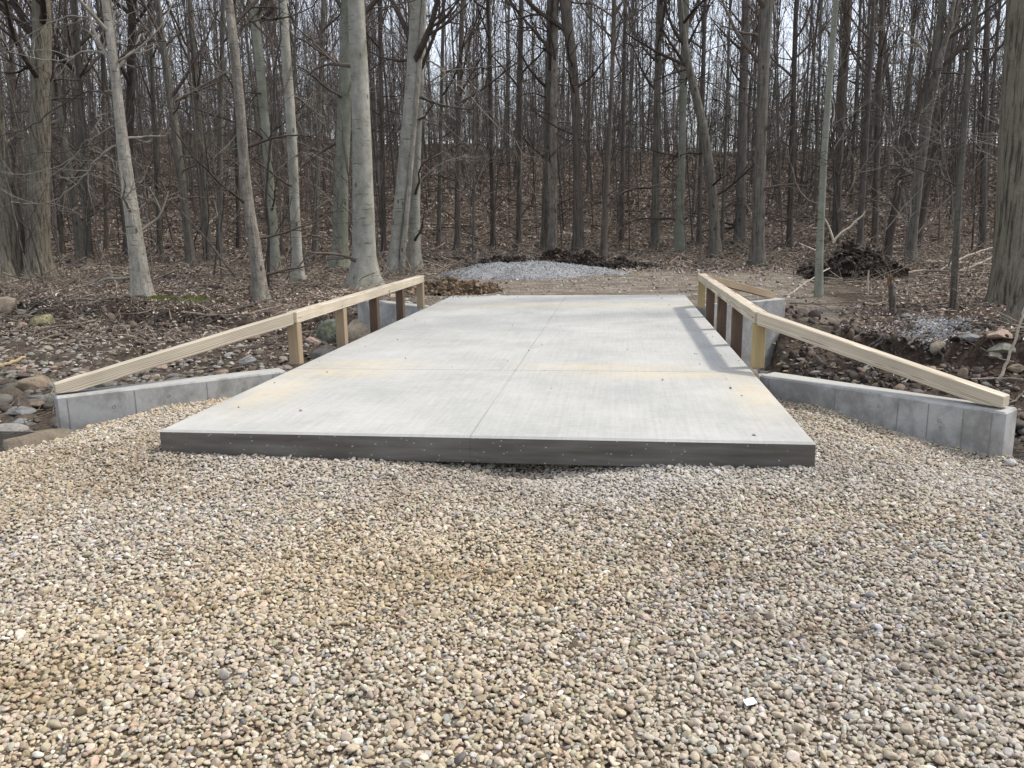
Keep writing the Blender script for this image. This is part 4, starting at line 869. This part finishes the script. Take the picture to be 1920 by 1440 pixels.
stick([(1868, 722), (1885, 690), (1900, 650), (1915, 600), (1925, 570)], 6, 4, 'dead_pale', 'thin bare pale stem rising at the right edge over the boulders', 'bare_stem', 'stem', 13, 0, air=.15)
stick([(1704, 655), (1712, 642), (1745, 636)], 6, 3, 'dead_wood', 'short bent dark stick in front of the pale gravel spill', seed=14, lift=.04)
stick([(1872, 770), (1900, 765), (1925, 740)], 5, 3, 'dead_wood', 'bent root end sticking out beyond the right wing wall', 'root', 'root', 15, 2, .05)
stick([(1820, 722), (1870, 720), (1925, 724)], 4, 3, 'dead_wood', 'thin fallen branch on the bank behind the right rail end', seed=16, twigs=4, lift=.05)
stick([(340, 590), (420, 596), (470, 592), (530, 575)], 4, 2, 'dead_wood', 'thin root trailing down the bank below the peeling tree', 'root', 'root', 17, 3, .02)
stick([(150, 585), (190, 566), (235, 562), (270, 560)], 5, 6, 'bark_dark', 'exposed root running left from the pale dead tree', 'root', 'root', 18, 2, .03)
stick([(500, 568), (460, 580), (430, 592), (390, 600)], 6, 2.5, 'bark_dark', 'exposed root running from the foot of the peeling tree', 'root', 'root', 19, 2, .03)
stick([(350, 545), (385, 540), (420, 545)], 7, 5, 'bark_dark', 'short dark log on the leaves between the dead and peeling trees', 'log', 'log', 20, 0, .05)
stick([(300, 505), (360, 500), (430, 503), (480, 500)], 4, 2.5, 'dead_wood', 'grey branch on the leaf litter behind the peeling tree', seed=21, twigs=4, lift=.05)
stick([(300, 470), (330, 465), (365, 470)], 6, 4, 'bark_dark', 'dark rotten log between the curving trunks and the pale dead tree', 'log', 'log', 22, 0, .05)
stick([(790, 487), (830, 490), (870, 487)], 6, 4, 'bark_dark', 'dark fallen log at the left of the gravel pile', 'log', 'log', 23, 2, .06)
stick([(1255, 496), (1290, 484), (1330, 478), (1370, 480)], 3.5, 2.5, 'dead_wood', 'pale arched branch on the leaves left of the tall brown trunk', seed=24, twigs=2, lift=.08)
stick([(1420, 497), (1436, 490), (1450, 484)], 7, 4, 'dead_wood', 'split pale log piece leaning on the tall brown trunk foot', 'log', 'log', 25, 0, .06)
stick([(550, 640), (600, 632), (660, 645)], 2.5, 1.5, 'dead_wood', 'thin dead stick among the boulders behind the first posts', seed=26, twigs=5, lift=.1)
stick([(395, 655), (430, 662), (490, 655)], 3, 2, 'dead_wood', 'thin stick on the stones below the sloped rail', seed=27, twigs=4, lift=.05)
for i in range(46):                                                   # loose branches on the forest floor
    lx = random.Random(i).random(); x = r.uniform(20, 820) if lx < .6 else r.uniform(1440, 1850); y = r.uniform(455, 545)
    a_ = r.normal(0, .12); L_ = r.uniform(30, 95)
    stick([(x, y), (x+L_*.5, y+a_*L_*.5+r.normal(0, 1.5)), (x+L_, y+a_*L_)], r.uniform(1.6, 3.2), 1.2, ('dead_wood', 'bark_dark', 'dead_wood')[i % 3], 'thin dead branch lying in the leaf litter between the trees', seed=100+i, twigs=3, lift=.04, group='dead branches on the forest floor')

for i in range(40):
    x = r.uniform(20, 1850); y = r.uniform(330, 452); a_ = r.normal(0, .2); L_ = r.uniform(25, 110)
    stick([(x, y), (x+L_*.5, y+a_*L_*.5+r.normal(0, 2)), (x+L_, y+a_*L_)], r.uniform(1.8, 4.0), 1.5, ('bark_dark', 'dead_wood', 'bark_dark', 'dead_pale')[i % 4] if i % 8 != 7 else 'dead_wood', 'fallen log or limb on the leafy hillside under the trees', 'fallen_limb', 'log', seed=200+i, twigs=3, lift=.12, group='fallen limbs on the hillside')

# broken sapling stump with torn orange top, and a short stake
def stump(pts, w, label, name, cat, mat, topmat=None):
    p0 = on_ground(*pts[0]); Q = np.array([at_y(x, y, p0[1]) for x, y in pts]); d = (p0-CAM_POS)@_f; n = len(Q)*3; s = np.linspace(0, 1, len(Q)); t = np.linspace(0, 1, n); q = np.stack([np.interp(t, s, Q[:, j]) for j in range(3)], 1); rr = np.random.default_rng(5)
    R = w*d/FPX/2*np.linspace(1.25, .8, n)*(1+rr.normal(0, .08, n)); root = link(name, None, loc=p0, label=label, cat=cat)
    b = Bag(); b.add(*tubes((q-p0)[None], R[None], 9)); link('stem', b.mesh('stem', mat), root)
    if topmat:
        b = Bag()
        for k in range(7):
            a_ = rr.uniform(0, 6.3); e = q[-1]-p0; o_ = np.array([math.cos(a_), math.sin(a_), 0])*R[-1]*.6; L_ = rr.uniform(.05, .16); P = np.stack([e+o_-[0, 0, .05], e+o_*1.3+[0, 0, L_*.5], e+o_*2.2+[0, 0, L_]]); b.add(*tubes(P[None], (np.array([.02, .014, .003]))[None], 4))
        link('splinters', b.mesh('splinters', topmat), root)
stump([(1674, 590), (1673, 560), (1671, 535), (1668, 530)], 11, 'broken sapling stump with torn rusty brown top', 'broken_stump', 'stump', 'bark_dark', 'rust')
stump([(1626, 552), (1627, 530), (1629, 507)], 4, 'short thin pale stake standing before the brush pile', 'stake', 'stake', 'dead_pale')

p = on_ground(1606, 528); o, dt = heap('brush_pile', p[0]+.1, p[1]+.9, 1.15, .9, .72, 'soil', 33, 'dark brush pile of soil and branches with a forked bleached branch', 'brush pile', .28, 1.15)
strew(o, p[0]+.1, p[1]+.9, dt, 900, .045, DIRTP, 9, 'clods')
def loose(o, name, data, cx, cy, n, lmin, lmax, rad, mat, seed, minz=0.0):
    XX, YY, ZZ, zz = data; rr = np.random.default_rng(seed); k = np.argwhere(zz > minz); k = k[rr.integers(0, len(k), n)]; g0 = o.location[2]
    b0 = np.c_[XX[k[:, 0], k[:, 1]]-cx, YY[k[:, 0], k[:, 1]]-cy, ZZ[k[:, 0], k[:, 1]]-g0+rr.uniform(0, .06, n)]; d = norm(np.c_[rr.normal(0, 1, (n, 2)), rr.normal(.05, .3, n)]); L_ = rr.uniform(lmin, lmax, n); m = 6; Q = np.zeros((n, m, 3)); Q[:, 0] = b0-d*L_[:, None]/2
    for j in range(1, m): Q[:, j] = Q[:, j-1]+d*(L_/(m-1))[:, None]; d = norm(d+rr.normal(0, .14, (n, 3)))
    b = Bag(); b.add(*tubes(Q, rr.uniform(.5, 1.3, n)[:, None]*rad*np.linspace(1, .4, m)[None], 4)); e = link(name, b.mesh(name, mat), o); e['kind'] = 'stuff'
loose(o, 'brush', dt, p[0]+.1, p[1]+.9, 420, .2, .7, .007, 'twigs', 3); loose(o, 'dry_brush', dt, p[0]+.1, p[1]+.9, 60, .3, 1.1, .008, 'dead_wood', 4)
q0 = o.location
for nm, pts, w in (('bleached_branch', [(1562, 456), (1568, 446), (1580, 434), (1594, 426), (1604, 415), (1618, 404), (1622, 396)], 5), ('bleached_branch', [(1564, 455), (1558, 435), (1552, 420), (1547, 410)], 4.5), ('bleached_branch', [(1530, 470), (1514, 463), (1498, 456)], 4)):
    Q = np.array([at_y(x, y, p[1]+.8) for x, y in pts]); n_ = len(Q); t = np.linspace(0, 1, n_*3); s = np.linspace(0, 1, n_); Q = np.stack([np.interp(t, s, Q[:, j]) for j in range(3)], 1); d = (Q[0]-CAM_POS)@_f
    b = Bag(); b.add(*tubes((Q-np.array(q0))[None], (w*d/FPX/2*np.linspace(1, .5, len(Q)))[None], 6)); link(nm, b.mesh(nm, 'dead_pale'), o)

r = np.random.default_rng(67); X = np.r_[r.uniform(-15, -3.2, 5200), r.uniform(3.2, 9, 4200)]; n = len(X); Y = y_far(X)+np.where(X < 0, r.normal(-.7, .8, n), r.normal(-.5, .9, n)); Z = ground(X, Y); k = (vnoise(X, Y, 1.3, 9)+r.normal(0, .4, n) > -.1); X, Y, Z = X[k], Y[k], Z[k]; n = len(X); sz = np.clip(r.lognormal(math.log(.032), .5, n), .012, .12)
scatter('bank_clods', np.c_[X, Y, Z+sz*.15], r.uniform(0, 6.3, (n, 3)), sz[:, None]*np.c_[np.ones(n), np.ones(n), r.uniform(.5, .9, n)], r.integers(0, len(PEB), n), pal(r, n, [(4, (.045, .033, .025)), (3, (.08, .06, .045)), (2, (.13, .10, .075)), (1, (.2, .17, .14))]), PEB, 'pebble', kind='stuff', label='dark crumbled earth along the creek banks', cat='earth')
for i in range(26):                                                   # roots hanging from the cut bank
    left = i % 3 != 2; x = r.uniform(-10.5, -3.6) if left else r.uniform(3.8, 7.5); y = float(y_far(x)); P0 = np.array([x, y+.1, float(ground(x, y+.2))]); a_ = r.uniform(0, 6.3); L_ = r.uniform(.4, 1.1)
    Q = np.array([P0, P0+[.15*math.cos(a_), -.2, -.02], P0+[.4*math.cos(a_), -.42, -.2*L_], P0+[.8*math.cos(a_)*L_, -.55-.2*r.random(), -.5*L_]]); t = np.linspace(0, 3, 14); Q = np.stack([np.interp(t, range(4), Q[:, j]) for j in range(3)], 1)+r.normal(0, .012, (14, 3)); b = Bag(); b.add(*tubes((Q-P0)[None], (r.uniform(.012, .028)*np.linspace(1, .35, 14))[None], 6)); Qa, Ra = spawn(r, (Q-P0)[None], np.full((1, 14), .01), 5, .3, 1, .2, .5, .8, 5, -.05, .15, .6, .004, .4); b.add(*tubes(Qa, Ra, 4))
    link('root', b.mesh('root', 'bark_dark'), loc=P0, label='bare root hanging from the cut creek bank', cat='root', group='roots in the cut bank')
# moss mat on the root bank
p = on_ground(330, 566); o, dt = heap('moss_mat', p[0], p[1]+.1, 1.0, .35, .07, 'moss', 41, 'green moss cushion on the root bank below the pale dead tree', 'moss', .3, 2)

r = np.random.default_rng(66); n = 16000; X = r.uniform(-7, 7, n); Y = r.uniform(8.3, 20, n); k = (np.abs(X-.3) < np.interp(Y, [8, 12, 20], [3.2, 4.4, 6.0])+r.normal(0, .4, n)) & (vnoise(X, Y*2.2, .8, 29)+r.normal(0, .5, n) > .0) & ~((np.abs(X) < 1.86) & (Y < 8.5)); X, Y = X[k], Y[k]; n = len(X); sz = np.clip(r.lognormal(math.log(.013), .5, n), .006, .06)
scatter('road_stones', np.c_[X, Y, ground(X, Y)+sz*.2], r.uniform(0, 6.3, (n, 3))*[.1, .1, 1], sz[:, None]*np.ones(3), r.integers(0, len(PEB), n), pal(r, n, [(3, (.33, .31, .28)), (2, (.22, .19, .15)), (2, (.44, .43, .41)), (2, (.13, .105, .08))]), PEB, 'pebble', kind='stuff', label='loose stones scattered over the packed dirt beyond the slab', cat='stones')
# grit, crumbs of soil and a few leaves on the slab
r = np.random.default_rng(68); n = 900; X = r.uniform(-1.8, 1.8, n); Y = r.uniform(.05, 8.4, n); edge = np.minimum(np.minimum(1.83-np.abs(X), Y*.8), 8.45-Y); k = r.random(n) < np.exp(-edge/.12)*.55+.06; X, Y = X[k], Y[k]
X = np.r_[X, r.uniform(-1.8, -1.2, 260)]; Y = np.r_[Y, 8.42-np.abs(r.normal(0, .28, 260))*np.clip((-1.15-X[-260:])*1.6, .1, 1)]; n = len(X); sz = np.clip(r.lognormal(math.log(.0055), .45, n), .0025, .014)
scatter('slab_grit', np.c_[X, Y, sz*.4], r.uniform(0, 6.3, (n, 3)), sz[:, None]*np.ones(3), r.integers(0, len(PEB), n), pal(r, n, [(3, (.33, .29, .23)), (2, (.16, .13, .10)), (2, (.42, .41, .38))]), PEB, 'pebble', kind='stuff', label='loose grit and small stones on the pale slab', cat='grit')
# leaf litter and twigs
LEAF = []
for i in range(5):
    rr = np.random.default_rng(900+i); c1, c2 = rr.uniform(-.25, .35, 2); V = np.array([(-1, 0, 0), (-.45, .42, c1), (.35, .40, c2), (1, 0, rr.uniform(-.1, .3)), (.35, -.40, c2*.6), (-.45, -.42, c1*1.3), (0, 0, -.08)]); F = np.array([(6, 0, 5), (6, 5, 4), (6, 4, 3), (6, 3, 2), (6, 2, 1), (6, 1, 0)]); LEAF.append(mesh('leaf', V, F, 'leaf', False))
def leaves(name, n, dmin, dmax, s0, seed, parent=None):
    r = np.random.default_rng(seed); u = r.random(n); d = (dmin**1.2+(dmax**1.2-dmin**1.2)*u)**(1/1.2); a = np.radians(r.uniform(-50, 38, n)); X = .8+d*np.sin(a); Y = -4.2+d*np.cos(a)
    bare = (np.abs(X-.3) < np.interp(Y, [8, 12, 20], [3.6, 5.2, 6.6])) & (Y > -6) & (Y < 18+r.normal(0, .8, n)) & (r.random(n) > .03)
    c = channel(X, Y); k = ~bare & ((c < .25) | (r.random(n) < .45*(1-c)+.05)) & (Y > y_near(X)+.3) & ((vnoise(X, Y, .7, 83)+.55+r.normal(0, .35, n)) > 0); X, Y, d = X[k], Y[k], d[k]; n = len(X)
    rough = sstep(40, 20, Y)*.035*fbm(X, Y, 4.2, 91, 2)
    s = s0*r.uniform(.6, 1.35, n)*np.clip(d/16, .85, 2.2); P = np.c_[X, Y, ground(X, Y)+np.maximum(rough, 0)*.9+r.uniform(.002, .03, n)*(1+d*.03)]
    col = pal(r, n, [(3, (.175, .13, .10)), (4, (.26, .20, .158)), (4, (.35, .285, .238)), (3, (.46, .40, .35)), (2.5, (.095, .07, .055)), (.6, (.27, .175, .12))])
    scatter(name, P, np.c_[r.normal(0, .42, (n, 2)), r.uniform(0, 6.3, n)], s[:, None]*np.c_[np.ones(n), r.uniform(.7, 1.1, n), np.ones(n)], r.integers(0, 5, n), col, LEAF, 'leaf', kind='stuff', label='brown fallen leaves covering the forest floor', cat='leaves')
leaves('leaf_litter', 270000, 9, 66, .038, 12)
TW = []
for i in range(6):
    rr = np.random.default_rng(950+i); Q = np.zeros((1, 6, 3)); d = np.array([[1., 0, 0]])
    for j in range(1, 6): Q[:, j] = Q[:, j-1]+d*.2; d = norm(d+rr.normal(0, .2, (1, 3))*[1, 1, .35])
    b = Bag(); b.add(*tubes(Q-Q.mean(1, keepdims=True), np.linspace(.011, .005, 6)[None], 4)); Qa, Ra = spawn(rr, Q-Q.mean(1, keepdims=True), np.linspace(.011, .005, 6)[None], 4, .2, .9, .2, .5, .7, 4, .02, .15, .7, .003, .5); b.add(*tubes(Qa, Ra, 3)); TW.append(b.mesh('twig', 'dead_wood'))
n = 5200; d = np.sqrt(r.uniform(8**2, 40**2, n)); a = np.radians(r.uniform(-44, 31, n)); X = .8+d*np.sin(a); Y = -4.2+d*np.cos(a)
k = ((np.abs(X-.3) > 5) | (Y > 19)) & (Y > y_far(X)-3.0) | ((X < -3) & (Y > 4)); X, Y, d = X[k], Y[k], d[k]; n = len(X)
scatter('twig_litter', np.c_[X, Y, ground(X, Y)+.03], np.c_[r.normal(0, .25, (n, 2)), r.uniform(0, 6.3, n)], (r.uniform(.35, 1.3, n)*np.clip(d/16, .8, 1.6))[:, None]*np.ones(3), r.integers(0, 6, n), np.ones((n, 3))*.2, TW, 'dead_wood', kind='stuff', label='small dead twigs strewn over the forest floor', cat='twigs')
